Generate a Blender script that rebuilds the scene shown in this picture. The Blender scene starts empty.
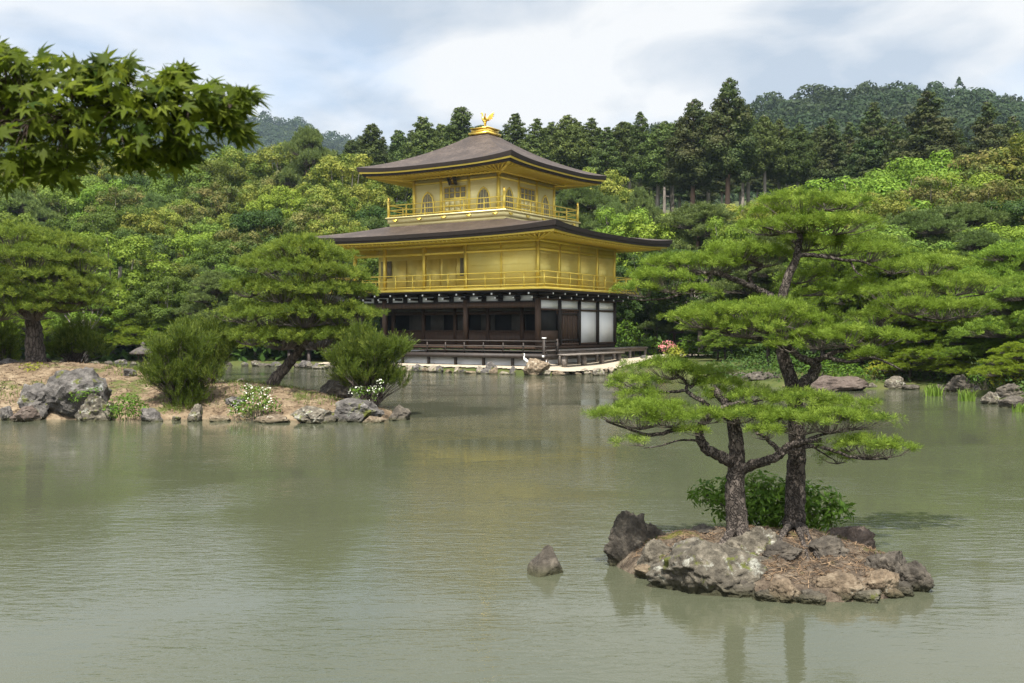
import bpy, bmesh, math, random
import numpy as np
from mathutils import Vector, Matrix, noise as mnoise

# ---------------------------------------------------------------- camera, sky, sun, exposure
scene = bpy.context.scene
COL = scene.collection
rng = np.random.default_rng(7)
random.seed(7)
CAM_Z = 2.4
TILT = 0.0135

cam_d = bpy.data.cameras.new("camera")
cam_d.lens = 35.16
cam_d.sensor_width = 36.0
cam_d.clip_start = 0.05
cam_d.clip_end = 4000
cam = bpy.data.objects.new("camera", cam_d)
cam.location = (0, 0, CAM_Z)
cam.rotation_euler = (math.pi / 2 - TILT, 0, 0)
COL.objects.link(cam)
scene.camera = cam
cam_d.dof.use_dof = True
cam_d.dof.focus_distance = 38.0
cam_d.dof.aperture_fstop = 8.0

SUN_EL = math.radians(63)
SUN_AZ = math.atan2(-0.12, -0.80)      # measured from +Y towards +X
sx, sy, sz = math.sin(SUN_AZ) * math.cos(SUN_EL), math.cos(SUN_AZ) * math.cos(SUN_EL), math.sin(SUN_EL)
sun_d = bpy.data.lights.new("sun", 'SUN')
sun_d.energy = 5.0
sun_d.angle = math.radians(0.7)
sun_d.color = (1.0, 0.95, 0.86)
sun = bpy.data.objects.new("sun", sun_d)
sun.rotation_euler = Vector((sx, sy, sz)).to_track_quat('Z', 'Y').to_euler()
sun.location = (0, 0, 60)
COL.objects.link(sun)

world = bpy.data.worlds.new("World")
scene.world = world
world.use_nodes = True
wt = world.node_tree
wt.nodes.clear()


def build_world():
    t = wt
    L = t.links.new
    out = t.nodes.new('ShaderNodeOutputWorld')
    sky = t.nodes.new('ShaderNodeTexSky')
    sky.sky_type = 'NISHITA'
    sky.sun_disc = False
    sky.sun_elevation = SUN_EL
    sky.sun_rotation = SUN_AZ
    bg1 = t.nodes.new('ShaderNodeBackground')
    bg1.inputs['Strength'].default_value = 0.12
    L(sky.outputs[0], bg1.inputs['Color'])
    # cloud deck: direction projected on a plane high above
    tc = t.nodes.new('ShaderNodeTexCoord')
    sep = t.nodes.new('ShaderNodeSeparateXYZ')
    L(tc.outputs['Generated'], sep.inputs[0])
    zz = t.nodes.new('ShaderNodeMath'); zz.operation = 'MAXIMUM'; zz.inputs[1].default_value = 0.0
    L(sep.outputs['Z'], zz.inputs[0])
    add = t.nodes.new('ShaderNodeMath'); add.operation = 'ADD'; add.inputs[1].default_value = 0.22
    L(zz.outputs[0], add.inputs[0])
    dx = t.nodes.new('ShaderNodeMath'); dx.operation = 'DIVIDE'
    dy = t.nodes.new('ShaderNodeMath'); dy.operation = 'DIVIDE'
    L(sep.outputs['X'], dx.inputs[0]); L(add.outputs[0], dx.inputs[1])
    L(sep.outputs['Y'], dy.inputs[0]); L(add.outputs[0], dy.inputs[1])
    cmb = t.nodes.new('ShaderNodeCombineXYZ')
    L(dx.outputs[0], cmb.inputs[0]); L(dy.outputs[0], cmb.inputs[1])
    n1 = t.nodes.new('ShaderNodeTexNoise')
    n1.inputs['Scale'].default_value = 0.9
    n1.inputs['Detail'].default_value = 7
    n1.inputs['Roughness'].default_value = 0.52
    n1.inputs['Distortion'].default_value = 0.25
    mp = t.nodes.new('ShaderNodeMapping')
    mp.inputs['Location'].default_value = (3.1, 0.75, 0.0)
    L(cmb.outputs[0], mp.inputs[0])
    L(mp.outputs[0], n1.inputs['Vector'])
    r1 = t.nodes.new('ShaderNodeValToRGB')
    r1.color_ramp.elements[0].position = 0.33
    r1.color_ramp.elements[0].color = (0.55, 0.55, 0.55, 1)
    r1.color_ramp.elements[1].position = 0.50
    r1.color_ramp.elements[1].color = (1, 1, 1, 1)
    L(n1.outputs['Fac'], r1.inputs[0])
    n2 = t.nodes.new('ShaderNodeTexNoise')
    n2.inputs['Scale'].default_value = 2.3
    n2.inputs['Distortion'].default_value = 0.35
    n2.inputs['Detail'].default_value = 6
    n2.inputs['Roughness'].default_value = 0.5
    L(mp.outputs[0], n2.inputs['Vector'])
    r2 = t.nodes.new('ShaderNodeValToRGB')
    r2.color_ramp.elements[0].position = 0.36
    r2.color_ramp.elements[0].color = (0.56, 0.64, 0.75, 1)
    r2.color_ramp.elements[1].position = 0.56
    r2.color_ramp.elements[1].color = (1.0, 1.0, 1.0, 1)
    L(n2.outputs['Fac'], r2.inputs[0])
    bg2 = t.nodes.new('ShaderNodeBackground')
    bg2.inputs['Strength'].default_value = 0.64
    L(r2.outputs[0], bg2.inputs['Color'])
    # thin cloud is brighter on the sun's side of the sky
    dt = t.nodes.new('ShaderNodeVectorMath'); dt.operation = 'DOT_PRODUCT'
    dt.inputs[1].default_value = (sx, sy, sz)
    L(tc.outputs['Generated'], dt.inputs[0])
    mr = t.nodes.new('ShaderNodeMapRange')
    mr.inputs['From Min'].default_value = 0.1
    mr.inputs['From Max'].default_value = 1.0
    mr.inputs['To Min'].default_value = 0.50
    mr.inputs['To Max'].default_value = 1.15
    L(dt.outputs['Value'], mr.inputs['Value'])
    L(mr.outputs[0], bg2.inputs['Strength'])
    mx = t.nodes.new('ShaderNodeMixShader')
    L(r1.outputs[0], mx.inputs[0]); L(bg1.outputs[0], mx.inputs[1]); L(bg2.outputs[0], mx.inputs[2])
    L(mx.outputs[0], out.inputs['Surface'])


build_world()
scene.view_settings.view_transform = 'Standard'
scene.view_settings.look = 'None'
scene.view_settings.gamma = 1
scene.view_settings.use_curve_mapping = False
scene.view_settings.exposure = 0.92
scene.render.engine = 'CYCLES'
scene.cycles.use_denoising = True
scene.cycles.denoiser = 'OPENIMAGEDENOISE'
scene.cycles.denoising_input_passes = 'RGB_ALBEDO_NORMAL'
scene.cycles.denoising_prefilter = 'NONE'
scene.cycles.max_bounces = 6
scene.cycles.diffuse_bounces = 3
scene.cycles.glossy_bounces = 3
scene.cycles.transmission_bounces = 3
scene.cycles.transparent_max_bounces = 4
scene.cycles.volume_bounces = 0
scene.cycles.sample_clamp_indirect = 4.0
scene.cycles.caustics_reflective = False
scene.cycles.caustics_refractive = False


# ---------------------------------------------------------------- helpers
def W(px, py, d):
    """world point seen at photo pixel (px, py) at distance d"""
    v = (341.5 - py) / 1000.0
    c, s = math.cos(TILT), math.sin(TILT)
    return np.array([(px - 512) / 1000.0 * d, d, CAM_Z + d * (v * c - s) / (c + v * s)])


def nrm(a):
    return a / np.maximum(np.linalg.norm(a, axis=-1, keepdims=True), 1e-9)


class MB:
    """collects vertex / face chunks and links them as one mesh object"""
    def __init__(self):
        self.v, self.f, self.n = [], [], 0

    def add(self, v, f):
        v = np.asarray(v, dtype=np.float32).reshape(-1, 3)
        f = np.asarray(f, dtype=np.int32)
        if len(v) == 0 or len(f) == 0:
            return
        self.v.append(v)
        self.f.append(f + self.n)
        self.n += len(v)

    def box(self, x0, x1, y0, y1, z0, z1):
        v = [(x0, y0, z0), (x1, y0, z0), (x1, y1, z0), (x0, y1, z0), (x0, y0, z1), (x1, y0, z1), (x1, y1, z1), (x0, y1, z1)]
        f = [(0, 3, 2, 1), (4, 5, 6, 7), (0, 1, 5, 4), (1, 2, 6, 5), (2, 3, 7, 6), (3, 0, 4, 7)]
        self.add(v, f)

    def beam(self, a, b, w, h):
        """a box of width w and height h from point a to point b"""
        a, b = np.array(a, float), np.array(b, float)
        d = b - a
        d /= np.linalg.norm(d)
        up = np.array([0, 0, 1.0]) if abs(d[2]) < 0.95 else np.array([1.0, 0, 0])
        s = np.cross(d, up); s /= np.linalg.norm(s)
        u = np.cross(s, d)
        v = []
        for p in (a, b):
            for i, j in ((-1, -1), (1, -1), (1, 1), (-1, 1)):
                v.append(p + s * w / 2 * i + u * h / 2 * j)
        f = [(0, 1, 2, 3), (7, 6, 5, 4), (0, 4, 5, 1), (1, 5, 6, 2), (2, 6, 7, 3), (3, 7, 4, 0)]
        self.add(v, f)

    def tube(self, pts, radii, sides=8, rough=0.0, cap=True):
        pts = np.array(pts, float)
        radii = np.array(radii, float)
        n = len(pts)
        tang = nrm(np.gradient(pts, axis=0))
        ref = np.array([0, 1.0, 0]) if abs(tang[0][1]) < 0.8 else np.array([1.0, 0, 0])
        vs = []
        s = np.cross(tang[0], ref)
        for i in range(n):
            s = s - tang[i] * np.dot(s, tang[i])
            s /= np.linalg.norm(s)
            u = np.cross(tang[i], s)
            a = np.arange(sides) * 2 * math.pi / sides
            r = radii[i] * (1 + rough * (rng.random(sides) - 0.5))
            vs.append(pts[i] + np.cos(a)[:, None] * s * r[:, None] + np.sin(a)[:, None] * u * r[:, None])
        v = np.concatenate(vs)
        f = []
        for i in range(n - 1):
            for j in range(sides):
                k = (j + 1) % sides
                f.append((i * sides + j, i * sides + k, (i + 1) * sides + k, (i + 1) * sides + j))
        self.add(v, f)
        if cap:
            c = len(v)
            v2 = np.concatenate([v[-sides:], pts[-1:] + tang[-1] * radii[-1] * 0.4])
            self.add(v2, [(j, (j + 1) % sides, sides) for j in range(sides)])

    def lathe(self, prof, c=(0, 0, 0), sides=16):
        prof = np.array(prof, float)
        a = np.arange(sides) * 2 * math.pi / sides
        v = np.concatenate([np.stack([r * np.cos(a), r * np.sin(a), np.full(sides, z)], 1) for r, z in prof]) + np.array(c)
        f = []
        for i in range(len(prof) - 1):
            for j in range(sides):
                k = (j + 1) % sides
                f.append((i * sides + j, i * sides + k, (i + 1) * sides + k, (i + 1) * sides + j))
        self.add(v, f)

    def twigs(self, paths, r0, r1):
        """paths: (k, m, 3) thin three-sided twigs"""
        paths = np.asarray(paths, float)
        k, m, _ = paths.shape
        if k == 0:
            return
        d = nrm(paths[:, -1] - paths[:, 0])
        s = nrm(np.cross(d, np.array([0.13, 0.2, 1.0])))
        u = np.cross(d, s)
        rad = np.linspace(0, 1, m)
        rad = np.asarray(r0).reshape(-1, 1) * (1 - rad) + np.asarray(r1).reshape(-1, 1) * rad
        rad = np.broadcast_to(rad, (k, m))
        vs = np.zeros((k, m, 3, 3))
        for j in range(3):
            a = j * 2 * math.pi / 3
            vs[:, :, j] = paths + rad[..., None] * (s[:, None] * math.cos(a) + u[:, None] * math.sin(a))
        f = []
        for i in range(m - 1):
            for j in range(3):
                q = (j + 1) % 3
                f.append((i * 3 + j, i * 3 + q, (i + 1) * 3 + q, (i + 1) * 3 + j))
        f = np.array(f)
        F = (f[None] + (np.arange(k) * m * 3)[:, None, None]).reshape(-1, 4)
        self.add(vs.reshape(-1, 3), F)

    def scatter(self, tv, tf, P, N, S, spin=None, T=None):
        """copies of a template (z = its axis) at P, axis N, size S"""
        P, N = np.asarray(P, float), nrm(np.asarray(N, float))
        k = len(P)
        if k == 0:
            return
        S = np.broadcast_to(np.asarray(S, float), (k,))
        if T is None:
            ref = rng.normal(size=(k, 3))
            T = nrm(np.cross(N, ref))
        else:
            T = nrm(T - N * np.sum(T * N, 1, keepdims=True))
        B = np.cross(N, T)
        tv = np.asarray(tv, float)
        v = P[:, None] + S[:, None, None] * (tv[None, :, 0, None] * T[:, None] + tv[None, :, 1, None] * B[:, None] + tv[None, :, 2, None] * N[:, None])
        tf = np.asarray(tf)
        F = (tf[None] + (np.arange(k) * len(tv))[:, None, None]).reshape(-1, tf.shape[1])
        self.add(v.reshape(-1, 3), F)

    def mesh(self, name, mat=None, smooth=False):
        me = bpy.data.meshes.new(name)
        V = np.concatenate(self.v).astype(np.float32)
        me.vertices.add(len(V))
        me.vertices.foreach_set('co', V.ravel())
        loops = np.concatenate([f.ravel() for f in self.f]).astype(np.int32)
        tot = np.concatenate([np.full(len(f), f.shape[1], np.int32) for f in self.f])
        st = np.concatenate([[0], np.cumsum(tot)[:-1]]).astype(np.int32)
        me.loops.add(len(loops))
        me.loops.foreach_set('vertex_index', loops)
        me.polygons.add(len(tot))
        me.polygons.foreach_set('loop_start', st)
        if smooth:
            me.polygons.foreach_set('use_smooth', np.ones(len(tot), bool))
        me.update(calc_edges=True)
        me.validate()
        if mat:
            me.materials.append(mat)
        return me

    def build(self, name, mat=None, parent=None, smooth=False, loc=None):
        if self.n == 0:
            return None
        o = bpy.data.objects.new(name, self.mesh(name, mat, smooth))
        COL.objects.link(o)
        if parent is not None:
            o.parent = parent
        if loc is not None:
            o.location = loc
        return o


def tag(o, label=None, cat=None, group=None, kind=None):
    if label: o['label'] = label
    if cat: o['category'] = cat
    if group: o['group'] = group
    if kind: o['kind'] = kind
    return o


def thing(name, label, cat, loc=(0, 0, 0), rz=0.0, group=None):
    o = bpy.data.objects.new(name, None)
    COL.objects.link(o)
    o.location = loc
    o.rotation_euler = (0, 0, rz)
    o.empty_display_size = 0.3
    return tag(o, label, cat, group)


KIDS = {}


def dup(root, loc, rz=0.0, sc=1.0, label=None, group=None, cat=None):
    r = root.copy()
    COL.objects.link(r)
    r.location = loc
    r.rotation_euler = (0, 0, rz)
    r.scale = (sc, sc, sc) if not isinstance(sc, tuple) else sc
    tag(r, label, cat, group)
    for ch in KIDS[root.name]:
        c = ch.copy()
        COL.objects.link(c)
        c.parent = r
    return r


# ---------------------------------------------------------------- materials
def mat(name):
    m = bpy.data.materials.new(name)
    m.use_nodes = True
    t = m.node_tree
    return m, t, t.nodes['Principled BSDF'], t.links.new


def rampn(t, stops):
    r = t.nodes.new('ShaderNodeValToRGB')
    e = r.color_ramp.elements
    while len(e) < len(stops):
        e.new(0.5)
    for i, (p, c) in enumerate(stops):
        e[i].position = p
        e[i].color = (c[0], c[1], c[2], 1)
    return r


def noisen(t, scale, detail=5, rough=0.55, coord='Object', stretch=None, dist=0.0):
    tc = t.nodes.new('ShaderNodeTexCoord')
    n = t.nodes.new('ShaderNodeTexNoise')
    n.inputs['Scale'].default_value = scale
    n.inputs['Detail'].default_value = detail
    n.inputs['Roughness'].default_value = rough
    n.inputs['Distortion'].default_value = dist
    if coord == 'World':
        src = t.nodes.new('ShaderNodeNewGeometry').outputs['Position']
    else:
        src = tc.outputs[coord]
    if stretch:
        m = t.nodes.new('ShaderNodeMapping')
        m.inputs['Scale'].default_value = stretch
        t.links.new(src, m.inputs[0])
        src = m.outputs[0]
    t.links.new(src, n.inputs['Vector'])
    return n


def mixc(t, fac, a, b, blend='MIX'):
    m = t.nodes.new('ShaderNodeMix')
    m.data_type = 'RGBA'
    m.blend_type = blend
    for val, idx in ((fac, 0), (a, 6), (b, 7)):
        if isinstance(val, bpy.types.NodeSocket):
            t.links.new(val, m.inputs[idx])
        elif idx == 0:
            m.inputs[0].default_value = val
        else:
            m.inputs[idx].default_value = (*val, 1)
    return m.outputs[2]


def bumpn(t, height, strength=0.5, dist=0.05):
    b = t.nodes.new('ShaderNodeBump')
    b.inputs['Strength'].default_value = strength
    b.inputs['Distance'].default_value = dist
    t.links.new(height, b.inputs['Height'])
    return b.outputs[0]


def foliage(name, c1, c2, c3=None, nscale=0.5, transl=0.3, objvar=0.0, rough=0.55, hue=0.0):
    m, t, P, L = mat(name)
    g = t.nodes.new('ShaderNodeNewGeometry')
    col = mixc(t, g.outputs['Random Per Island'], c1, c2)
    if c3:
        n = noisen(t, nscale, 3)
        r = rampn(t, [(0.42, (0, 0, 0)), (0.62, (1, 1, 1))])
        L(n.outputs['Fac'], r.inputs[0])
        col = mixc(t, r.outputs[0], col, c3)
    if objvar:
        oi = t.nodes.new('ShaderNodeObjectInfo')
        hs = t.nodes.new('ShaderNodeHueSaturation')
        mr = t.nodes.new('ShaderNodeMapRange')
        mr.inputs['To Min'].default_value = 1 - objvar
        mr.inputs['To Max'].default_value = 1 + objvar
        L(oi.outputs['Random'], mr.inputs['Value'])
        L(mr.outputs[0], hs.inputs['Value'])
        mh = t.nodes.new('ShaderNodeMapRange')
        mul = t.nodes.new('ShaderNodeMath'); mul.operation = 'MULTIPLY'; mul.inputs[1].default_value = 7.31
        fr = t.nodes.new('ShaderNodeMath'); fr.operation = 'FRACT'
        L(oi.outputs['Random'], mul.inputs[0]); L(mul.outputs[0], fr.inputs[0])
        L(fr.outputs[0], mh.inputs['Value'])
        mh.inputs['To Min'].default_value = 0.5 - hue
        mh.inputs['To Max'].default_value = 0.5 + hue
        L(mh.outputs[0], hs.inputs['Hue'])
        L(col, hs.inputs['Color'])
        col = hs.outputs[0]
    L(col, P.inputs['Base Color'])
    P.inputs['Roughness'].default_value = rough
    P.inputs['Specular IOR Level'].default_value = 0.12
    tr = t.nodes.new('ShaderNodeBsdfTranslucent')
    gam = mixc(t, 0.3, col, (0.18, 0.25, 0.02))
    L(gam, tr.inputs['Color'])
    mx = t.nodes.new('ShaderNodeMixShader')
    mx.inputs[0].default_value = transl
    L(P.outputs[0], mx.inputs[1]); L(tr.outputs[0], mx.inputs[2])
    L(mx.outputs[0], t.nodes['Material Output'].inputs['Surface'])
    return m


def simple(name, c1, c2=None, scale=6, rough=0.7, metal=0.0, bump=0.0, stretch=None, spec=0.4, coord='Object', bdist=0.02):
    m, t, P, L = mat(name)
    P.inputs['Roughness'].default_value = rough
    P.inputs['Metallic'].default_value = metal
    P.inputs['Specular IOR Level'].default_value = spec
    if c2:
        n = noisen(t, scale, 6, 0.6, coord, stretch)
        r = rampn(t, [(0.3, c1), (0.7, c2)])
        L(n.outputs['Fac'], r.inputs[0])
        L(r.outputs[0], P.inputs['Base Color'])
        if bump:
            L(bumpn(t, n.outputs['Fac'], bump, bdist), P.inputs['Normal'])
    else:
        P.inputs['Base Color'].default_value = (*c1, 1)
    return m


M = {}
# foliage: needles and leaves
M['needle_near'] = foliage('pine_needles_bright', (0.05, 0.105, 0.014), (0.30, 0.40, 0.06), (0.16, 0.24, 0.03), 2.2, 0.42)
M['needle_isle'] = foliage('pine_needles_islet', (0.045, 0.085, 0.016), (0.27, 0.33, 0.05), (0.14, 0.20, 0.03), 1.0, 0.4)
M['needle_mid'] = foliage('pine_needles_mid', (0.06, 0.12, 0.018), (0.31, 0.41, 0.06), (0.17, 0.25, 0.035), 0.7, 0.38, 0.2, hue=0.012)
M['needle_grey'] = foliage('pine_needles_greygreen', (0.06, 0.10, 0.030), (0.18, 0.235, 0.068), (0.105, 0.15, 0.045), 0.4, 0.25, 0.2, hue=0.012)
M['needle_cloud'] = foliage('pine_needles_yellowgreen', (0.10, 0.17, 0.016), (0.30, 0.38, 0.04), (0.20, 0.28, 0.025), 0.6, 0.4, 0.2, hue=0.012)
M['young_pine'] = foliage('young_pine_needles', (0.03, 0.06, 0.011), (0.18, 0.22, 0.04), (0.09, 0.13, 0.02), 1.5, 0.38)
M['cedar'] = foliage('cedar_sprays', (0.022, 0.042, 0.012), (0.06, 0.085, 0.02), (0.055, 0.06, 0.02), 0.35, 0.12, 0.25, hue=0.015)
M['cypress'] = foliage('cypress_sprays', (0.028, 0.050, 0.012), (0.105, 0.135, 0.030), (0.052, 0.076, 0.017), 0.35, 0.15, 0.22, hue=0.015)
M['leaf_green'] = foliage('broad_leaves_green', (0.05, 0.085, 0.014), (0.185, 0.235, 0.038), (0.10, 0.15, 0.022), 0.4, 0.3, 0.35, hue=0.022)
M['leaf_bright'] = foliage('broad_leaves_bright', (0.09, 0.16, 0.016), (0.23, 0.31, 0.04), (0.145, 0.215, 0.024), 0.4, 0.35, 0.2, hue=0.015)
M['leaf_yellow'] = foliage('broad_leaves_yellow_flush', (0.15, 0.175, 0.026), (0.27, 0.27, 0.05), (0.085, 0.125, 0.018), 0.8, 0.3, 0.2, hue=0.015)
M['leaf_brown'] = foliage('broad_leaves_brown_flush', (0.12, 0.125, 0.03), (0.20, 0.175, 0.055), (0.07, 0.105, 0.02), 0.8, 0.25, 0.2, hue=0.015)
M['leaf_dark'] = foliage('broad_leaves_dark', (0.02, 0.045, 0.01), (0.07, 0.11, 0.02), (0.04, 0.075, 0.014), 0.5, 0.2, 0.2, hue=0.015)
M['far_forest'] = foliage('far_forest_leaves', (0.012, 0.027, 0.008), (0.028, 0.050, 0.012), (0.022, 0.034, 0.009), 0.02, 0.1)
M['maple'] = foliage('maple_leaves', (0.03, 0.06, 0.007), (0.15, 0.185, 0.016), (0.075, 0.105, 0.010), 2.2, 0.5)
M['shrub'] = foliage('shrub_leaves', (0.05, 0.11, 0.012), (0.13, 0.22, 0.025), (0.08, 0.15, 0.015), 3, 0.3)
M['shrub_dark'] = foliage('shrub_leaves_dark', (0.045, 0.105, 0.015), (0.14, 0.25, 0.035), (0.085, 0.16, 0.02), 3, 0.35)
M['shrub_yellow'] = foliage('shrub_leaves_yellow', (0.12, 0.15, 0.02), (0.30, 0.29, 0.03), (0.18, 0.2, 0.02), 3, 0.3)
M['reed'] = foliage('reed_blades', (0.10, 0.17, 0.025), (0.20, 0.30, 0.05), None, 3, 0.35)
M['azalea'] = foliage('azalea_flowers', (0.62, 0.17, 0.19), (0.80, 0.40, 0.42), None, 3, 0.3)
M['white_flower'] = foliage('white_petals', (0.6, 0.6, 0.5), (0.8, 0.8, 0.7), None, 3, 0.2)


def bark(name, c1, c2, scale, bd):
    m, t, P, L = mat(name)
    n = noisen(t, scale, 6, 0.65, 'Object', (1, 1, 0.35))
    v = t.nodes.new('ShaderNodeTexVoronoi')
    v.feature = 'DISTANCE_TO_EDGE'
    v.inputs['Scale'].default_value = scale * 1.9
    tc = t.nodes.new('ShaderNodeTexCoord')
    mp = t.nodes.new('ShaderNodeMapping'); mp.inputs['Scale'].default_value = (1, 1, 0.32)
    nw = noisen(t, scale * .8, 3, .6)
    wob = t.nodes.new('ShaderNodeMixRGB'); wob.blend_type = 'LINEAR_LIGHT'; wob.inputs[0].default_value = 0.10
    L(tc.outputs['Object'], wob.inputs[1]); L(nw.outputs['Color'], wob.inputs[2])
    L(wob.outputs[0], mp.inputs[0]); L(mp.outputs[0], v.inputs['Vector'])
    rv = rampn(t, [(0.0, (0.35, 0.35, 0.35)), (0.16, (1, 1, 1))])
    L(v.outputs['Distance'], rv.inputs[0])
    r = rampn(t, [(0.3, c1), (0.7, c2)])
    L(n.outputs['Fac'], r.inputs[0])
    col = mixc(t, 1.0, r.outputs[0], rv.outputs[0], 'MULTIPLY')
    L(col, P.inputs['Base Color'])
    P.inputs['Roughness'].default_value = 0.9
    P.inputs['Specular IOR Level'].default_value = 0.2
    h = mixc(t, 0.65, n.outputs['Fac'], rv.outputs[0])
    L(bumpn(t, h, 1.0, bd), P.inputs['Normal'])
    return m


M['bark_near'] = bark('pine_bark', (0.045, 0.037, 0.031), (0.155, 0.13, 0.112), 13, 0.05)
M['bark'] = bark('pine_bark_rough', (0.05, 0.04, 0.032), (0.17, 0.14, 0.12), 6, 0.05)
M['bark_grey'] = simple('grey_bark', (0.14, 0.12, 0.10), (0.34, 0.30, 0.26), 3, 0.9, stretch=(1, 1, 0.2), bump=0.5)
M['bark_red'] = simple('reddish_bark', (0.10, 0.06, 0.04), (0.22, 0.14, 0.10), 3, 0.9, stretch=(1, 1, 0.2))
M['twig'] = simple('twig_bark', (0.06, 0.05, 0.04), (0.13, 0.11, 0.09), 20, 0.9)
M['maple_twig'] = simple('maple_twig', (0.03, 0.02, 0.014), (0.06, 0.04, 0.03), 20, 0.9)


def rockmat(name, c1, c2, c3, lichen, lich_amt, moss=0.0, sc=1.0):
    m, t, P, L = mat(name)
    oi = t.nodes.new('ShaderNodeObjectInfo')
    n = noisen(t, 5 * sc, 8, 0.68)
    r = rampn(t, [(0.30, c1), (0.5, c2), (0.72, c3)])
    L(n.outputs['Fac'], r.inputs[0])
    n2 = noisen(t, 2.6 * sc, 9, 0.72, dist=0.4)
    r2 = rampn(t, [(0.62 - lich_amt, (0, 0, 0)), (0.70 - lich_amt, (1, 1, 1))])
    L(n2.outputs['Fac'], r2.inputs[0])
    col = mixc(t, r2.outputs[0], r.outputs[0], lichen)
    g = t.nodes.new('ShaderNodeNewGeometry')
    s = t.nodes.new('ShaderNodeSeparateXYZ')
    L(g.outputs['Position'], s.inputs[0])
    if moss > 0:
        n3 = noisen(t, 3.2 * sc, 7, 0.6)
        r3 = rampn(t, [(0.60 - moss, (0, 0, 0)), (0.66 - moss, (1, 1, 1))])
        L(n3.outputs['Fac'], r3.inputs[0])
        col = mixc(t, r3.outputs[0], col, (0.10, 0.11, 0.02))
    # damp, algae-stained band at the waterline
    wet = t.nodes.new('ShaderNodeMapRange')
    wet.inputs['From Min'].default_value = 0.02
    wet.inputs['From Max'].default_value = 0.11
    wet.inputs['To Min'].default_value = 0.85
    wet.inputs['To Max'].default_value = 0.0
    L(s.outputs['Z'], wet.inputs['Value'])
    col = mixc(t, wet.outputs[0], col, (0.035, 0.035, 0.014))
    hs = t.nodes.new('ShaderNodeHueSaturation')
    mr = t.nodes.new('ShaderNodeMapRange')
    mr.inputs['To Min'].default_value = 0.8; mr.inputs['To Max'].default_value = 1.2
    L(oi.outputs['Random'], mr.inputs['Value']); L(mr.outputs[0], hs.inputs['Value'])
    L(col, hs.inputs['Color'])
    L(hs.outputs[0], P.inputs['Base Color'])
    P.inputs['Roughness'].default_value = 0.85
    P.inputs['Specular IOR Level'].default_value = 0.3
    nb = noisen(t, 14 * sc, 8, 0.7)
    h = mixc(t, 0.4, nb.outputs['Fac'], n2.outputs['Fac'])
    L(bumpn(t, h, 1.0, 0.09 / sc), P.inputs['Normal'])
    return m


M['rock_dark'] = rockmat('dark_rock', (0.026, 0.022, 0.018), (0.07, 0.060, 0.048), (0.16, 0.138, 0.108), (0.34, 0.35, 0.33), -0.02, sc=1.6)
M['rock_lichen'] = rockmat('lichen_rock', (0.036, 0.031, 0.024), (0.105, 0.092, 0.070), (0.25, 0.22, 0.17), (0.36, 0.36, 0.31), 0.065, 0.02, sc=1.8)
M['rock_tan'] = rockmat('tan_rock', (0.05, 0.038, 0.026), (0.16, 0.12, 0.08), (0.30, 0.245, 0.175), (0.42, 0.40, 0.33), 0.03, 0.0, sc=1.8)
M['rock_grey'] = rockmat('grey_rock', (0.035, 0.032, 0.03), (0.105, 0.096, 0.088), (0.24, 0.22, 0.2), (0.42, 0.43, 0.40), 0.03, 0.03, sc=0.8)
M['rock_brown'] = rockmat('brown_rock', (0.05, 0.038, 0.031), (0.11, 0.083, 0.068), (0.18, 0.145, 0.12), (0.28, 0.26, 0.22), -0.04, 0.0, sc=0.6)

# ground
def groundmat(name, stops, scale, moss=None, extra=None, bd=0.03):
    m, t, P, L = mat(name)
    n = noisen(t, scale, 9, 0.7, 'World')
    r = rampn(t, stops)
    L(n.outputs['Fac'], r.inputs[0])
    col = r.outputs[0]
    if moss:
        n2 = noisen(t, moss[0], 6, 0.6, 'World')
        r2 = rampn(t, [(moss[1], (0, 0, 0)), (moss[1] + 0.07, (1, 1, 1))])
        L(n2.outputs['Fac'], r2.inputs[0])
        col = mixc(t, r2.outputs[0], col, moss[2])
    if extra:
        n3 = noisen(t, extra[0], 6, 0.7, 'World')
        r3 = rampn(t, [(extra[1], (0, 0, 0)), (extra[1] + 0.08, (1, 1, 1))])
        L(n3.outputs['Fac'], r3.inputs[0])
        col = mixc(t, r3.outputs[0], col, extra[2])
    L(col, P.inputs['Base Color'])
    P.inputs['Roughness'].default_value = 0.95
    P.inputs['Specular IOR Level'].default_value = 0.15
    nb = noisen(t, scale * 6, 6, 0.7, 'World')
    L(bumpn(t, nb.outputs['Fac'], 0.7, bd), P.inputs['Normal'])
    return m


M['ground'] = groundmat('moss_forest_floor', [(0.3, (0.03, 0.04, 0.012)), (0.5, (0.06, 0.075, 0.02)), (0.7, (0.10, 0.085, 0.04))], 0.5)
M['islet'] = groundmat('islet_earth', [(0.3, (0.075, 0.052, 0.034)), (0.5, (0.165, 0.122, 0.078)), (0.7, (0.27, 0.215, 0.145))], 2.2,
                       (0.8, 0.56, (0.075, 0.085, 0.025)), (5.0, 0.54, (0.075, 0.052, 0.034)))
M['island'] = groundmat('island_earth', [(0.3, (0.035, 0.028, 0.022)), (0.5, (0.095, 0.073, 0.053)), (0.7, (0.20, 0.165, 0.122))], 9.0,
                        (2.2, 0.57, (0.10, 0.10, 0.022)), (11.0, 0.53, (0.035, 0.027, 0.02)), 0.03)
M['sand'] = groundmat('raked_pale_sand', [(0.3, (0.30, 0.255, 0.19)), (0.7, (0.43, 0.38, 0.30))], 4.0, None, None, 0.01)
M['hill'] = groundmat('hill_floor', [(0.3, (0.02, 0.035, 0.012)), (0.7, (0.05, 0.07, 0.02))], 0.1)


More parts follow.
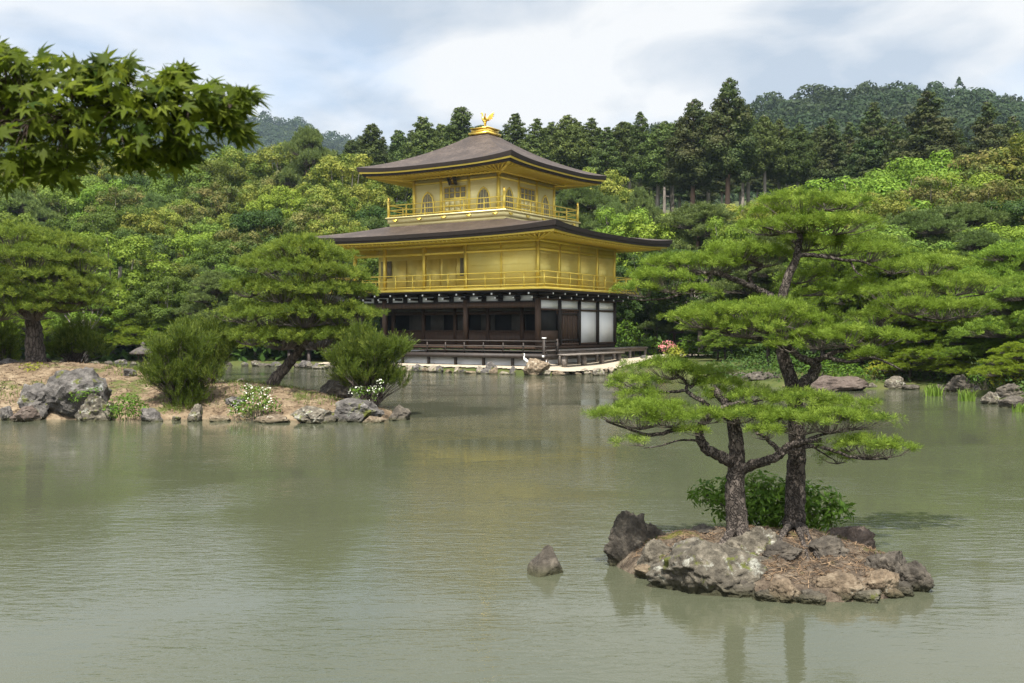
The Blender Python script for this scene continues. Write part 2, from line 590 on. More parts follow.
def watermat():
    m, t, P, L = mat('pond_water')
    n0 = noisen(t, 0.12, 4, 0.5, 'World')
    r0 = rampn(t, [(0.35, (0.056, 0.062, 0.037)), (0.65, (0.066, 0.071, 0.047))])
    L(n0.outputs['Fac'], r0.inputs[0])
    L(r0.outputs[0], P.inputs['Base Color'])
    P.inputs['IOR'].default_value = 1.33
    P.inputs['Specular IOR Level'].default_value = 0.5
    P.inputs['Roughness'].default_value = 0.05
    # wind ripples of two sizes; the breeze leaves some patches calmer than others
    a = noisen(t, 4.2, 3, 0.55, 'World', (0.55, 1.5, 1), 0.3)
    b = noisen(t, 11.0, 3, 0.6, 'World', (0.5, 1.35, 1), 0.4)
    c = noisen(t, 0.28, 3, 0.5, 'World', (0.7, 1.0, 1), 0.6)
    rc = rampn(t, [(0.36, (0.12, 0.12, 0.12)), (0.62, (1, 1, 1))])
    L(c.outputs['Fac'], rc.inputs[0])
    h = mixc(t, 0.38, a.outputs['Fac'], b.outputs['Fac'])
    h = mixc(t, 1.0, h, rc.outputs[0], 'MULTIPLY')
    L(bumpn(t, h, 0.5, 0.027), P.inputs['Normal'])
    return m


M['water'] = watermat()


# building materials
def goldmat(name, c1, c2, rough, metal):
    m, t, P, L = mat(name)
    n = noisen(t, 1.3, 6, 0.65)
    r = rampn(t, [(0.3, c1), (0.7, c2)])
    L(n.outputs['Fac'], r.inputs[0])
    L(r.outputs[0], P.inputs['Base Color'])
    P.inputs['Metallic'].default_value = metal
    n2 = noisen(t, 7, 5, 0.65, 'Object', (.6, .6, 7))
    mr = t.nodes.new('ShaderNodeMapRange')
    mr.inputs['To Min'].default_value = rough - 0.1
    mr.inputs['To Max'].default_value = rough + 0.12
    L(n2.outputs['Fac'], mr.inputs['Value'])
    L(mr.outputs[0], P.inputs['Roughness'])
    L(bumpn(t, n2.outputs['Fac'], 0.35, 0.012), P.inputs['Normal'])
    return m


M['gold'] = goldmat('gold_leaf', (0.90, 0.66, 0.10), (0.96, 0.76, 0.18), 0.46, 0.6)
M['gold_skylit'] = goldmat('skylit_gold_leaf_wall', (0.92, 0.79, 0.36), (0.98, 0.87, 0.46), 0.5, 0.5)  # third-storey copy of the wall gold; pale sky reflection put into its colour
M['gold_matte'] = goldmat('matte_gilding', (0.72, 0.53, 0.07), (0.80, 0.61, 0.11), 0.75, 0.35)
M['gold_wall'] = goldmat('gold_leaf_wall', (0.92, 0.74, 0.20), (0.98, 0.83, 0.29), 0.55, 0.55)
M['gold_bright'] = goldmat('polished_gold', (0.95, 0.62, 0.10), (1.0, 0.70, 0.16), 0.25, 1.0)
M['wood_dark'] = simple('dark_wood', (0.012, 0.009, 0.007), (0.035, 0.024, 0.018), 5, 0.6, stretch=(1, 1, 0.25))
M['wood_brown'] = simple('brown_wood', (0.035, 0.02, 0.012), (0.10, 0.055, 0.032), 4, 0.65, stretch=(6, 6, 0.5), bump=0.3)
M['wood_grey'] = simple('weathered_wood', (0.10, 0.085, 0.075), (0.24, 0.21, 0.185), 4, 0.75, stretch=(3, 0.4, 3))
M['plaster'] = simple('white_plaster', (0.86, 0.87, 0.88), (0.90, 0.90, 0.90), 2, 0.8)
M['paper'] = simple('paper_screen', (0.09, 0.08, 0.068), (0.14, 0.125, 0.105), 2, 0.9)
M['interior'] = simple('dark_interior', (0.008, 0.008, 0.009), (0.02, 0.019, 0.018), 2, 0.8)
M['window'] = simple('window_screen', (0.22, 0.19, 0.12), (0.34, 0.30, 0.20), 3, 0.7)
M['stone'] = rockmat('cut_stone', (0.12, 0.10, 0.075), (0.24, 0.205, 0.16), (0.36, 0.32, 0.26), (0.42, 0.41, 0.36), 0.02, 0.02, sc=0.9)
M['lantern'] = rockmat('lantern_stone', (0.035, 0.03, 0.028), (0.08, 0.07, 0.065), (0.14, 0.125, 0.115), (0.3, 0.3, 0.28), 0.0, 0.02, sc=3)
M['feather'] = simple('white_feathers', (0.72, 0.72, 0.70), (0.82, 0.82, 0.80), 20, 0.7)
M['bill'] = simple('dark_bill', (0.10, 0.08, 0.04), (0.14, 0.11, 0.05), 10, 0.5)


def shinglemat():
    m, t, P, L = mat('bark_shingles')
    # fine courses following the height, streaked and weathered grey
    n = noisen(t, 0.9, 6, 0.6)
    n1 = noisen(t, 6, 5, 0.7, 'Object', (1, 1, 5))
    tc = t.nodes.new('ShaderNodeTexCoord')
    wv = t.nodes.new('ShaderNodeTexWave')
    wv.wave_type = 'BANDS'; wv.bands_direction = 'Z'
    wv.inputs['Scale'].default_value = 4.5
    wv.inputs['Distortion'].default_value = 1.2
    wv.inputs['Detail'].default_value = 3
    L(tc.outputs['Object'], wv.inputs['Vector'])
    r = rampn(t, [(0.36, (0.020, 0.012, 0.008)), (0.5, (0.048, 0.031, 0.022)), (0.64, (0.125, 0.094, 0.074))])
    ns = noisen(t, 2.2, 5, 0.65, 'Object', (2.5, 2.5, 0.35))
    h = mixc(t, 0.45, n.outputs['Fac'], n1.outputs['Fac'])
    h = mixc(t, 0.40, h, ns.outputs['Fac'])
    L(h, r.inputs[0])
    rw = rampn(t, [(0.0, (0.5, 0.5, 0.5)), (1.0, (1.2, 1.2, 1.2))])
    L(wv.outputs['Fac'], rw.inputs[0])
    L(mixc(t, 1.0, r.outputs[0], rw.outputs[0], 'MULTIPLY'), P.inputs['Base Color'])
    P.inputs['Roughness'].default_value = 0.62
    P.inputs['Specular IOR Level'].default_value = 0.5
    hb = mixc(t, 0.5, n1.outputs['Fac'], wv.outputs['Fac'])
    L(bumpn(t, hb, 0.7, 0.05), P.inputs['Normal'])
    return m


M['shingle'] = shinglemat()
M['shingle_edge'] = simple('shingle_edge', (0.018, 0.013, 0.011), (0.045, 0.032, 0.026), 12, 0.8, stretch=(1, 1, 8))


# ---------------------------------------------------------------- terrain, pond, islets
POND = np.array([(-75, 2), (-75, 66), (-40, 67), (-24, 65), (-17, 63.5), (-12.5, 60.5), (-11.3, 59.0), (1.1, 50.9), (2.6, 50.9), (5.6, 54.6),
                 (7.4, 51), (8.8, 44), (10.8, 40.2), (14.3, 39.3), (15.9, 39.6), (16.6, 36.6), (15.9, 33.0), (15.6, 30), (17.5, 26.5),
                 (26, 22), (38, 14), (38, 1.2), (8, 1.6), (2, 1.2), (-8, 1.2), (-30, 1.5)], float)


def sdist(X, Y, poly):
    """signed distance to a polygon, negative inside"""
    P = np.stack([X, Y], -1)
    best = np.full(X.shape, 1e9)
    inside = np.zeros(X.shape, bool)
    n = len(poly)
    for i in range(n):
        a, b = poly[i], poly[(i + 1) % n]
        ab = b - a
        tt = np.clip(((P - a) @ ab) / (ab @ ab), 0, 1)
        d = np.linalg.norm(P - (a + tt[..., None] * ab), axis=-1)
        best = np.minimum(best, d)
        cond = (a[1] > Y) != (b[1] > Y)
        with np.errstate(divide='ignore', invalid='ignore'):
            xi = (b[0] - a[0]) * (Y - a[1]) / (b[1] - a[1]) + a[0]
        inside ^= cond & (X < xi)
    return np.where(inside, -best, best)


def vnoise(X, Y, s, seed=0):
    """smooth value noise in numpy"""
    r = np.random.default_rng(seed).random((64, 64))
    x, y = X / s, Y / s
    xi, yi = np.floor(x).astype(int), np.floor(y).astype(int)
    fx, fy = x - xi, y - yi
    fx, fy = fx * fx * (3 - 2 * fx), fy * fy * (3 - 2 * fy)
    g = lambda i, j: r[i % 64, j % 64]
    return (g(xi, yi) * (1 - fx) + g(xi + 1, yi) * fx) * (1 - fy) + (g(xi, yi + 1) * (1 - fx) + g(xi + 1, yi + 1) * fx) * fy


def land_h(X, Y):
    X, Y = np.asarray(X, float), np.asarray(Y, float)
    sd = sdist(X, Y, POND)
    base = np.where(sd > 0, 0.15 * (1 - np.exp(-np.maximum(sd, 0) * 4)) + 0.11 * np.minimum(np.maximum(sd, 0), 5), np.maximum(-1.2, sd * 0.7))
    back = np.maximum(0, Y - 76)
    rise = np.where(back < 70, 0.0022 * back ** 2 + 0.09 * back, 0.0022 * 4900 + 6.3 + (back - 70) * 0.12)
    rise = np.minimum(rise, 40)
    right = np.maximum(0, X - 17) * np.clip((Y - 18) / 20, 0, 1)
    rise = rise + np.minimum(0.02 * right ** 1.4, 8)
    w = np.clip(sd / 6, 0, 1)
    return base + w * rise + w * (vnoise(X, Y, 5, 3) - 0.92) * 0.3


def heightfield(name, xs, ys, fn, material, drop=None):
    X, Y = np.meshgrid(xs, ys, indexing='xy')
    Z = fn(X, Y)
    nx, ny = len(xs), len(ys)
    v = np.stack([X, Y, Z], -1).reshape(-1, 3)
    i = np.arange(ny - 1)[:, None] * nx + np.arange(nx - 1)[None]
    f = np.stack([i, i + 1, i + nx + 1, i + nx], -1).reshape(-1, 4)
    if drop is not None:
        keep = (Z.reshape(-1)[f] > drop).any(1)
        f = f[keep]
        used = np.unique(f)
        remap = np.full(len(v), -1); remap[used] = np.arange(len(used))
        v, f = v[used], remap[f]
    mb = MB(); mb.add(v, f)
    return mb.build(name, material, smooth=True)


def spaced(pts):
    out = []
    for a, b, s in pts:
        out.append(np.arange(a, b, s))
    return np.concatenate(out + [[pts[-1][1]]])


terrain_x = spaced([(-640, -100, 20), (-100, -30, 2.5), (-30, 30, 0.6), (30, 100, 2.5), (100, 640, 20)])
terrain_y = spaced([(-50, 0, 3), (0, 28, 0.8), (28, 80, 0.6), (80, 160, 2.0), (160, 860, 20)])
tag(heightfield('ground', terrain_x, terrain_y, land_h, M['ground']), kind='structure')

wmb = MB()
wmb.add([(-90, -8, 0), (60, -8, 0), (60, 75, 0), (-90, 75, 0)], [(0, 1, 2, 3)])
tag(wmb.build('pond_water', M['water']), kind='structure')

# left islet (a long mound) and the small rock island on the right
ISLET = np.array([(-26, 27.0), (-14.6, 26.3), (-12.2, 26.2), (-10.5, 26.4), (-9.2, 26.2), (-8, 26.3), (-6.8, 26.1), (-5.6, 25.9), (-4.4, 25.7), (-3.4, 26.0), (-3.0, 27.0),
                  (-3.8, 28.6), (-5.2, 30.2), (-7.0, 31.2), (-9.0, 32.5), (-11, 34.2), (-14, 35.5), (-18, 36), (-26, 36)], float)


def islet_h(X, Y):
    sd = -sdist(X, Y, ISLET)
    up = 0.30 * (1 - np.exp(-np.maximum(sd, 0) * 3.0))
    mound = np.exp(-(((X + 14.0) / 5.2) ** 2 + ((Y - 30.5) / 3.0) ** 2)) * 1.05
    mound2 = np.exp(-(((X + 7.2) / 2.4) ** 2 + ((Y - 28.4) / 1.6) ** 2)) * 0.38
    w = np.clip(sd / 1.4, 0, 1)
    z = np.where(sd > 0, up + w * (mound + mound2) + w * (vnoise(X, Y, 0.7, 5) - 0.5) * 0.12, np.maximum(-0.8, sd * 1.3))
    return z


tag(heightfield('islet_ground', np.arange(-27, -2.2, 0.16), np.arange(25.0, 37.0, 0.16), islet_h, M['islet'], -0.5), kind='structure')

ISLAND = np.array([(0.98, 10.25), (1.15, 9.75), (1.55, 9.35), (2.0, 9.0), (2.45, 8.75), (2.9, 8.72), (3.35, 8.85), (3.72, 9.15), (3.85, 9.55),
                   (3.7, 10.1), (3.3, 10.5), (2.7, 10.75), (2.0, 10.75), (1.4, 10.55)], float)


def island_h(X, Y):
    sd = -sdist(X, Y, ISLAND)
    up = 0.20 * (1 - np.exp(-np.maximum(sd, 0) * 9.0))
    dome = 0.22 * np.exp(-(((X - 2.35) / 0.85) ** 2 + ((Y - 9.95) / 0.55) ** 2))
    w = np.clip(sd / 0.35, 0, 1)
    z = up + w * dome + w * ((vnoise(X, Y, 0.33, 8) - 0.5) * 0.14 + (vnoise(X, Y, 0.13, 9) - 0.5) * 0.07)
    return np.where(sd > 0, z, np.maximum(-0.5, sd * 2.0))


tag(heightfield('island_ground', np.arange(0.6, 4.3, 0.035), np.arange(8.4, 11.2, 0.035), island_h, M['island'], -0.4), kind='structure')


# ---------------------------------------------------------------- far hills with their woods
def hill(name, pts, dist, depth, offs):
    """ridge profile from photo silhouette points, at real distance"""
    pts = np.array(pts, float)
    wx = (pts[:, 0] - 512) / 1000 * dist
    wz = CAM_Z + (328 - pts[:, 1]) / 1000 * dist - offs

    def fn(X, Y):
        r = np.interp(X, wx, wz)
        u = np.clip((Y - (dist - depth)) / depth, 0, 1)
        b = np.clip((dist + 140 - Y) / 140, 0, 1)
        s = (u ** 0.85) * np.where(Y > dist, b, 1)
        return 6 + (r - 6) * s + (vnoise(X, Y, 38, 12) - 0.5) * 16 * s * (1 - 0.8 * s) + (vnoise(X, Y, 90, 13) - 0.5) * 14 * s * (1 - 0.9 * s)
    xs = np.arange(wx[0], wx[-1] + 1, 8.0)
    ys = np.arange(dist - depth, dist + 140, 8.0)
    tag(heightfield(name, xs, ys, fn, M['hill']), kind='structure')
    return fn, wx[0], wx[-1]


RIGHT_HILL = hill('hill', [(430, 250), (560, 170), (620, 132), (655, 116), (700, 101), (745, 91), (800, 82), (850, 77), (900, 76), (950, 77), (1000, 88), (1060, 98), (1200, 120), (1400, 190)], 430, 230, 10)
LEFT_HILL = hill('hill', [(-140, 118), (0, 100), (120, 104), (200, 110), (242, 115), (280, 120), (304, 123), (330, 133), (350, 139), (420, 165), (520, 240)], 1080, 420, 6)

LEAF_V = np.array([(-0.5, 0, 0), (0, -0.28, 0.06), (0.5, 0, 0), (0, 0.28, 0.06)])
LEAF_F = np.array([(0, 1, 2, 3)])


def crown_template(n, kind):
    if kind == 'round':
        d = nrm(rng.normal(size=(n, 3)))
        d[:, 2] = np.abs(d[:, 2]) * 1.1 - 0.25
        p = d * (0.72 + 0.4 * rng.random((n, 1)))
        nn = nrm(d + 0.28 * rng.normal(size=(n, 3)))
    else:
        z = rng.random(n) ** 1.2
        a = rng.random(n) * 6.283
        r = (1 - z) * 0.75 * (0.6 + 0.5 * rng.random(n)) + 0.03
        p = np.stack([r * np.cos(a), r * np.sin(a), z * 1.75 - 0.4], 1)
        nn = nrm(np.stack([np.cos(a), np.sin(a), np.full(n, 0.5)], 1) + 0.28 * rng.normal(size=(n, 3)))
    mb = MB(); mb.scatter(LEAF_V, LEAF_F, p, nn, 0.30 + 0.22 * rng.random(n))
    return mb.v[0], mb.f[0]


def wood(name, fn_pack, dist, depth, spacing, rad, label_kind='stuff'):
    fn, x0, x1 = fn_pack
    mb = MB()
    xs = np.arange(max(x0, -0.62 * dist), min(x1, 0.62 * dist), spacing)
    ys = np.arange(dist - depth * 0.93, dist + 16, spacing * 1.15)
    X, Y = np.meshgrid(xs, ys)
    X = (X + rng.uniform(-0.5, 0.5, X.shape) * spacing).ravel()
    Y = (Y + rng.uniform(-0.5, 0.5, Y.shape) * spacing).ravel()
    Z = fn(X, Y)
    k = len(X)
    tmpl = [crown_template(100, 'round') for _ in range(5)] + [crown_template(80, 'cone')]
    which = rng.integers(0, 6, k)
    which[(which == 5) & (rng.random(k) < .5)] = 0
    S = rad * (0.5 + 1.0 * rng.random(k) ** 1.5)
    for w in range(6):
        i = which == w
        up = np.tile([0, 0, 1.0], (i.sum(), 1))
        mb.scatter(tmpl[w][0], tmpl[w][1], np.stack([X[i], Y[i], Z[i] + S[i] * 0.8], 1), up, S[i])
    return tag(mb.build(name, M['far_forest']), kind='stuff')


wood('hillside_forest', RIGHT_HILL, 430, 230, 4.3, 3.0)
wood('hillside_forest', LEFT_HILL, 1080, 420, 8.0, 5.2)

# ---------------------------------------------------------------- rocks
def rock_mesh(name, size, seed, mt, jag=0.35, cuts=7, sub=4, lean=(0, 0), taper=0.0):
    rs = random.Random(seed)
    bm = bmesh.new()
    bmesh.ops.create_icosphere(bm, subdivisions=sub, radius=1.0)
    planes = []
    for _ in range(cuts):
        n = Vector((rs.gauss(0, 1), rs.gauss(0, 1), rs.gauss(0.25, 0.8))).normalized()
        planes.append((n, rs.uniform(0.55, 0.88)))
    off = Vector((rs.uniform(-50, 50), rs.uniform(-50, 50), rs.uniform(-50, 50)))
    for v in bm.verts:
        p = v.co.copy()
        p *= 1.0 + 0.45 * mnoise.noise(p * 1.1 + off)
        for n, d in planes:
            e = p.dot(n) - d
            if e > 0:
                p -= n * e * 0.92
        q = p * 2.3 + off
        p *= 1.0 + jag * (0.34 * mnoise.noise(q) - 0.34 * abs(mnoise.noise(q * 2.1)) + 0.17 * mnoise.noise(q * 4.6) - 0.16 * abs(mnoise.noise(q * 8.3)) + 0.08 * mnoise.noise(q * 17))
        k = 1 - taper * max(-.6, p.z)
        p.x *= k; p.y *= k
        p.x += lean[0] * p.z; p.y += lean[1] * p.z
        v.co = Vector((p.x * size[0], p.y * size[1], p.z * size[2]))
    me = bpy.data.meshes.new(name)
    bm.to_mesh(me); bm.free()
    me.materials.append(M[mt])
    for p in me.polygons:
        p.use_smooth = sub >= 5
    return me


def rock(px, py_base, d, w_px, h_px, seed, mt, label, group=None, jag=0.35, cuts=7, dep=0.8, sub=4, zb=None, rz=0.0, name='rock', lean=(0, 0), taper=0.0):
    """a rock whose foot is seen at (px, py_base) and which spans w_px x h_px there"""
    p = W(px, py_base, d)
    if zb is not None:
        p[2] = zb
    w, h = w_px / 1000 * d / 2, h_px / 1000 * d
    me = rock_mesh(name, (w * 1.12, w * dep * 1.12, h * 0.66), seed, mt, jag, cuts, sub, lean, taper)
    o = bpy.data.objects.new(name, me)
    COL.objects.link(o)
    o.location = (p[0], p[1], p[2] + h * 0.36)
    o.rotation_euler = (0, 0, rz)
    return tag(o, label, 'rock', group)


# ---------------------------------------------------------------- plants
def needle_tuft(n, spread, width, droop=0.0):
    """n thin needles fanning round +z, unit length"""
    v, f = [], []
    for i in range(n):
        a = rng.random() * 6.283
        th = spread * math.sqrt(rng.random())
        l = 0.75 + 0.35 * rng.random()
        d = np.array([math.sin(th) * math.cos(a), math.sin(th) * math.sin(a), math.cos(th)])
        s = np.cross(d, rng.normal(size=3)); s /= np.linalg.norm(s)
        b = d * 0.04
        v += [d * l - s * width / 2, d * l + s * width / 2]
        f.append((0, 2 * i + 1, 2 * i + 2))
    return np.array([np.zeros(3)] + v), np.array(f)


def smooth_path(pts, n=6):
    """Catmull-Rom through pts"""
    p = np.array(pts, float)
    p = np.concatenate([[2 * p[0] - p[1]], p, [2 * p[-1] - p[-2]]])
    out = []
    for i in range(1, len(p) - 2):
        for t in np.linspace(0, 1, n, endpoint=False):
            a, b, c, d = p[i - 1], p[i], p[i + 1], p[i + 2]
            out.append(0.5 * ((2 * b) + (c - a) * t + (2 * a - 5 * b + 4 * c - d) * t ** 2 + (3 * b - a - 3 * c + d) * t ** 3))
    out.append(p[-2])
    return np.array(out)


def pads_foliage(mbf, mbt, pads, tuft, ends_m2, per_end, size, jit, twig_r, up=1.0, out=0.7, rnd=0.35):
    """pads: (centre, rx, ry, h, root). Tufts sit on twig ends that form a shallow dome"""
    for c, rx, ry, h, root in pads:
        c, root = np.array(c, float), np.array(root, float)
        n = max(6, int(ends_m2 * math.pi * rx * ry))
        r = np.sqrt(rng.random(n)); a = rng.random(n) * 6.283
        k = rng.integers(2, 5); ph = rng.random() * 6.28
        # gather the shoots into sprays so that gaps open between them
        ns = int(7 + 9 * min(1.2, rx))
        a = a + 0.42 / ns * 6.283 * np.sin(ns * a + ph) * (0.4 + 0.6 * r)
        edge = 1 + 0.18 * np.sin(k * a + ph) + 0.13 * np.sin((k + 3) * a + 2 * ph) + 0.12 * np.cos(ns * a + ph)
        off = np.stack([rx * r * edge * np.cos(a), ry * r * edge * np.sin(a), h * ((1 - r ** 2) - 0.35) + rng.normal(size=n) * h * 0.20], 1)
        lump = (np.sin(off[:, 0] / rx * 6 + ph) * np.sin(off[:, 1] / ry * 5 + 2 * ph)) * h * 0.40
        off[:, 2] += lump
        E = c + off
        # twigs from the branch end, along radial main twigs
        mid = root + (E - root) * 0.55
        mid[:, 2] = root[2] + (E[:, 2] - root[2]) * 0.25
        kk = rng.random(n) < 0.75
        if kk.any():
            mbt.twigs(np.stack([np.tile(root, (kk.sum(), 1)), mid[kk], E[kk]], 1), twig_r, twig_r * 0.35)
        Pn = np.repeat(E, per_end, 0) + rng.normal(size=(n * per_end, 3)) * jit * np.array([1, 1, 0.6])
        D = np.repeat(np.stack([np.cos(a) * r * out, np.sin(a) * r * out, np.full(n, up)], 1), per_end, 0) + rnd * rng.normal(size=(n * per_end, 3))
        mbf.scatter(tuft[0], tuft[1], Pn, D, size * (0.7 + 0.6 * rng.random(n * per_end)))


def pine(name, label, base, trunk, branches, pads, spec, group=None, leaf='needle_mid', barkm='bark', extra=None):
    """trunk: (pts, r0, r1); branches: list of (pts, r0, r1); all in world space"""
    base = np.array(base, float)
    t = thing(name, label, 'tree', tuple(base), 0, group)
    mt, mf = MB(), MB()
    for k, (pts, r0, r1) in enumerate([trunk] + branches):
        p = smooth_path(np.array(pts) - base, 7)
        if k == 0:
            rad = np.linspace(r0, r1, len(p))
            rad[:4] *= np.array([1.5, 1.25, 1.1, 1.03])
        else:
            rad = np.linspace(r0, r1, len(p))
        p[1:-1] += rng.normal(size=(len(p) - 2, 3)) * rad[1:-1, None] * (0.05 if k == 0 else 0.14)
        mt.tube(p, rad, 12 if k == 0 else 7, 0.12 if k == 0 else .22)
    tw = MB()
    P2 = [(np.array(c) - base, rx, ry, h, np.array(r) - base) for c, rx, ry, h, r in pads]
    pads_foliage(mf, tw, P2, *spec)
    o1 = mt.build('trunk', M[barkm], t, smooth=False)
    mt2 = tw.build('twigs', M['twig'], t)
    o2 = mf.build('crown', M[leaf], t)
    KIDS[t.name] = [x for x in (o1, mt2, o2) if x]
    return t


def blob_leaves(mb, blobs, dens, size, upb=0.25, rnd=0.36, tv=LEAF_V, tf=LEAF_F, shell=0.55):
    for c, r in blobs:
        c, r = np.array(c, float), np.array(r, float) * np.ones(3)
        n = max(5, int(dens * (r[0] * r[1] + r[0] * r[2] + r[1] * r[2]) / 3 * 12.6))
        d = nrm(rng.normal(size=(n, 3)))
        d = d[(d[:, 2] > -0.35) | (rng.random(n) < 0.35)]
        n = len(d)
        rr = 1 - (1 - shell) * rng.random((n, 1)) ** 1.6
        rr *= 1 + 0.16 * np.sin(d[:, :1] * 7 + c[0] * 3) * np.sin(d[:, 1:2] * 6 + c[1] * 3)
        mb.scatter(tv, tf, c + d * r * rr, d + np.array([0, 0, upb]) + rnd * rng.normal(size=(n, 3)), size * (0.6 + 0.8 * rng.random(n)))


def broadleaf(name, leaf, H, R, seed, dens=22, size=0.34, nb=90, barkm='bark_grey', flat=1.0):
    """prototype: trunk with limbs and a lumpy crown of leaf clumps"""
    rs = np.random.default_rng(seed)
    t = thing(name, None, 'tree')
    mt, mf = MB(), MB()
    top = H * 0.72
    mt.tube(smooth_path([(0, 0, -0.5), (0.1, 0.05, H * 0.3), (-0.1, 0.1, top)]), np.linspace(0.24, 0.08, 13), 8, 0.15)
    blobs = []
    for i in range(nb):
        a = i * 2.39996 + rs.random() * 0.5
        u = (i + 0.5) / nb
        zz = -0.75 + 1.7 * u
        rr = math.sqrt(max(0.05, 1 - min(1, abs(zz)) ** 2)) * (0.62 + 0.35 * rs.random())
        rr *= 1.0 if rs.random() < .8 else .6
        c = np.array([R * rr * math.cos(a), R * rr * math.sin(a), H * 0.60 + zz * H * 0.36 * flat + rs.normal() * 0.35])
        b = R * (0.12 + 0.13 * rs.random())
        blobs.append((c, (b, b, b * 0.75)))
        if i % 4 == 0:
            mt.tube(smooth_path([(0, 0, H * (0.28 + 0.3 * rs.random())), c * np.array([.5, .5, 0]) + np.array([0, 0, H * 0.5]), c]), np.linspace(0.09, 0.02, 13), 5)
    blob_leaves(mf, blobs, dens, size)
    o1 = mt.build('trunk', M[barkm], t)
    o2 = mf.build('crown', M[leaf], t)
    KIDS[t.name] = [o1, o2]
    return t


def conifer(name, leaf, H, R, seed, z0=0.35, dens=16, size=0.42, shape='cone', barkm='bark_grey', nb=90):
    rs = np.random.default_rng(seed)
    t = thing(name, None, 'tree')
    mt, mf = MB(), MB()
    lean = rs.normal() * 0.3
    mt.tube([(0, 0, -0.6), (lean * 0.3, 0, H * 0.4), (lean, 0, H * 0.75), (lean, 0, H * 0.98)], [0.33, 0.25, 0.14, 0.03], 8, 0.1)
    blobs, tw = [], []
    for i in range(nb):
        u = (i + rs.random()) / nb
        z = H * (z0 + (1 - z0) * u)
        if shape == 'cone':
            prof = (1 - u) ** 0.75 * (0.65 + 0.35 * min(1, u * 5)) + 0.06
        else:
            prof = min(1.0, 0.6 + 1.3 * u) * max(0.02, 1 - u) ** 0.55 * 1.0 + 0.05
        L = R * prof * (0.55 + 0.6 * rs.random())
        a = i * 2.39996 + rs.random() * 0.6
        c = np.array([lean * u + L * 0.78 * math.cos(a), L * 0.78 * math.sin(a), z - L * 0.18])
        b = max(0.3, L * 0.40 + 0.15)
        blobs.append((c, (b, b, b * 0.55 if shape == 'cone' else b * 0.7)))
        tw.append([(lean * u, 0, z), (c[0] * 0.5, c[1] * 0.5, z + 0.1), c])
    mt.twigs(np.array(tw), 0.06, 0.02)
    # a few dead stubs on the bare trunk
    st = []
    for i in range(10):
        z = H * (0.12 + z0 * rs.random()); a = rs.random() * 6.28; l = 0.5 + rs.random()
        st.append([(0, 0, z), (l * 0.5 * math.cos(a), l * 0.5 * math.sin(a), z - 0.05), (l * math.cos(a), l * math.sin(a), z - 0.2)])
    mt.twigs(np.array(st), 0.035, 0.01)
    blob_leaves(mf, blobs, dens, size, 0.15, 0.40, shell=0.35)
    o1 = mt.build('trunk', M[barkm], t)
    o2 = mf.build('crown', M[leaf], t)
    KIDS[t.name] = [o1, o2]
    return t


def garden_pine(name, leaf, H, R, seed, npads=11, tuft=None, ends=9, per=3, size=0.30, barkm='bark', layered=1.0):
    """prototype of a mid-distance garden pine with flat layered pads"""
    rs = np.random.default_rng(seed)
    base = np.zeros(3)
    bend = rs.normal(size=2) * 0.35
    tr = [(0, 0, -0.4), (bend[0] * 0.6, bend[1] * 0.6, H * 0.3), (-bend[0] * 0.3, bend[1], H * 0.6), (bend[0] * 0.5, 0, H * 0.92)]
    pads, br = [], []
    for i in range(npads):
        u = (i + 0.5) / npads
        z = H * (0.38 + 0.6 * u)
        L = R * (1.0 - 0.75 * u ** 1.6) * (0.75 + 0.35 * rs.random())
        a = i * 2.39996 + rs.random()
        if i == npads - 1:
            L *= 0.1
        c = np.array([L * 0.62 * math.cos(a), L * 0.62 * math.sin(a), z + rs.normal() * 0.12])
        rad = R * (0.50 - 0.22 * u) * (0.85 + 0.35 * rs.random())
        root = c + np.array([-0.25 * rad * math.cos(a), -0.25 * rad * math.sin(a), -0.30 * rad * layered])
        pads.append((c, rad, rad * 0.9, rad * 0.34, root))
        tz = H * (0.30 + 0.52 * u)
        br.append(([(0, 0, tz), (root[0] * 0.5, root[1] * 0.5, tz + 0.25), root], 0.07, 0.03))
    spec = (tuft, ends, per, size, size * 0.5, 0.016)
    return pine(name, None, base, (tr, 0.17, 0.06), br, pads, spec, None, leaf, barkm)


TUFT_NEAR = needle_tuft(34, 1.45, 0.065)
TUFT_MID = needle_tuft(28, 1.35, 0.08)
TUFT_FAR = needle_tuft(18, 1.35, 0.14)

# ---------------------------------------------------------------- golden pavilion
RZ = -math.radians(33)
CX, CY, CZ = -1.655, 61.32, 0.45
PAV = thing('golden_pavilion', 'three-storey pavilion with golden upper walls and dark curved shingle roofs at the pond edge', 'pavilion', (CX, CY, CZ), RZ)
hx, hy = 6.55, 4.47


def LW(x, y, z):
    """pavilion-local to world"""
    c, s = math.cos(RZ), math.sin(RZ)
    return np.array([CX + c * x - s * y, CY + s * x + c * y, z])


class PB(MB):
    """mesh builder in pavilion coordinates with absolute heights"""
    def box(self, x0, x1, y0, y1, z0, z1):
        MB.box(self, x0, x1, y0, y1, z0 - CZ, z1 - CZ)

    def bm(self, a, b, w, h):
        self.beam((a[0], a[1], a[2] - CZ), (b[0], b[1], b[2] - CZ), w, h)

    def post(self, x, y, z0, z1, w):
        self.box(x - w / 2, x + w / 2, y - w / 2, y + w / 2, z0, z1)


def part(name, m, fn, parent=PAV, smooth=False):
    b = PB(); fn(b)
    return b.build(name, M[m], parent, smooth)


BAY = 2.38
EB = 2 * hy / 4
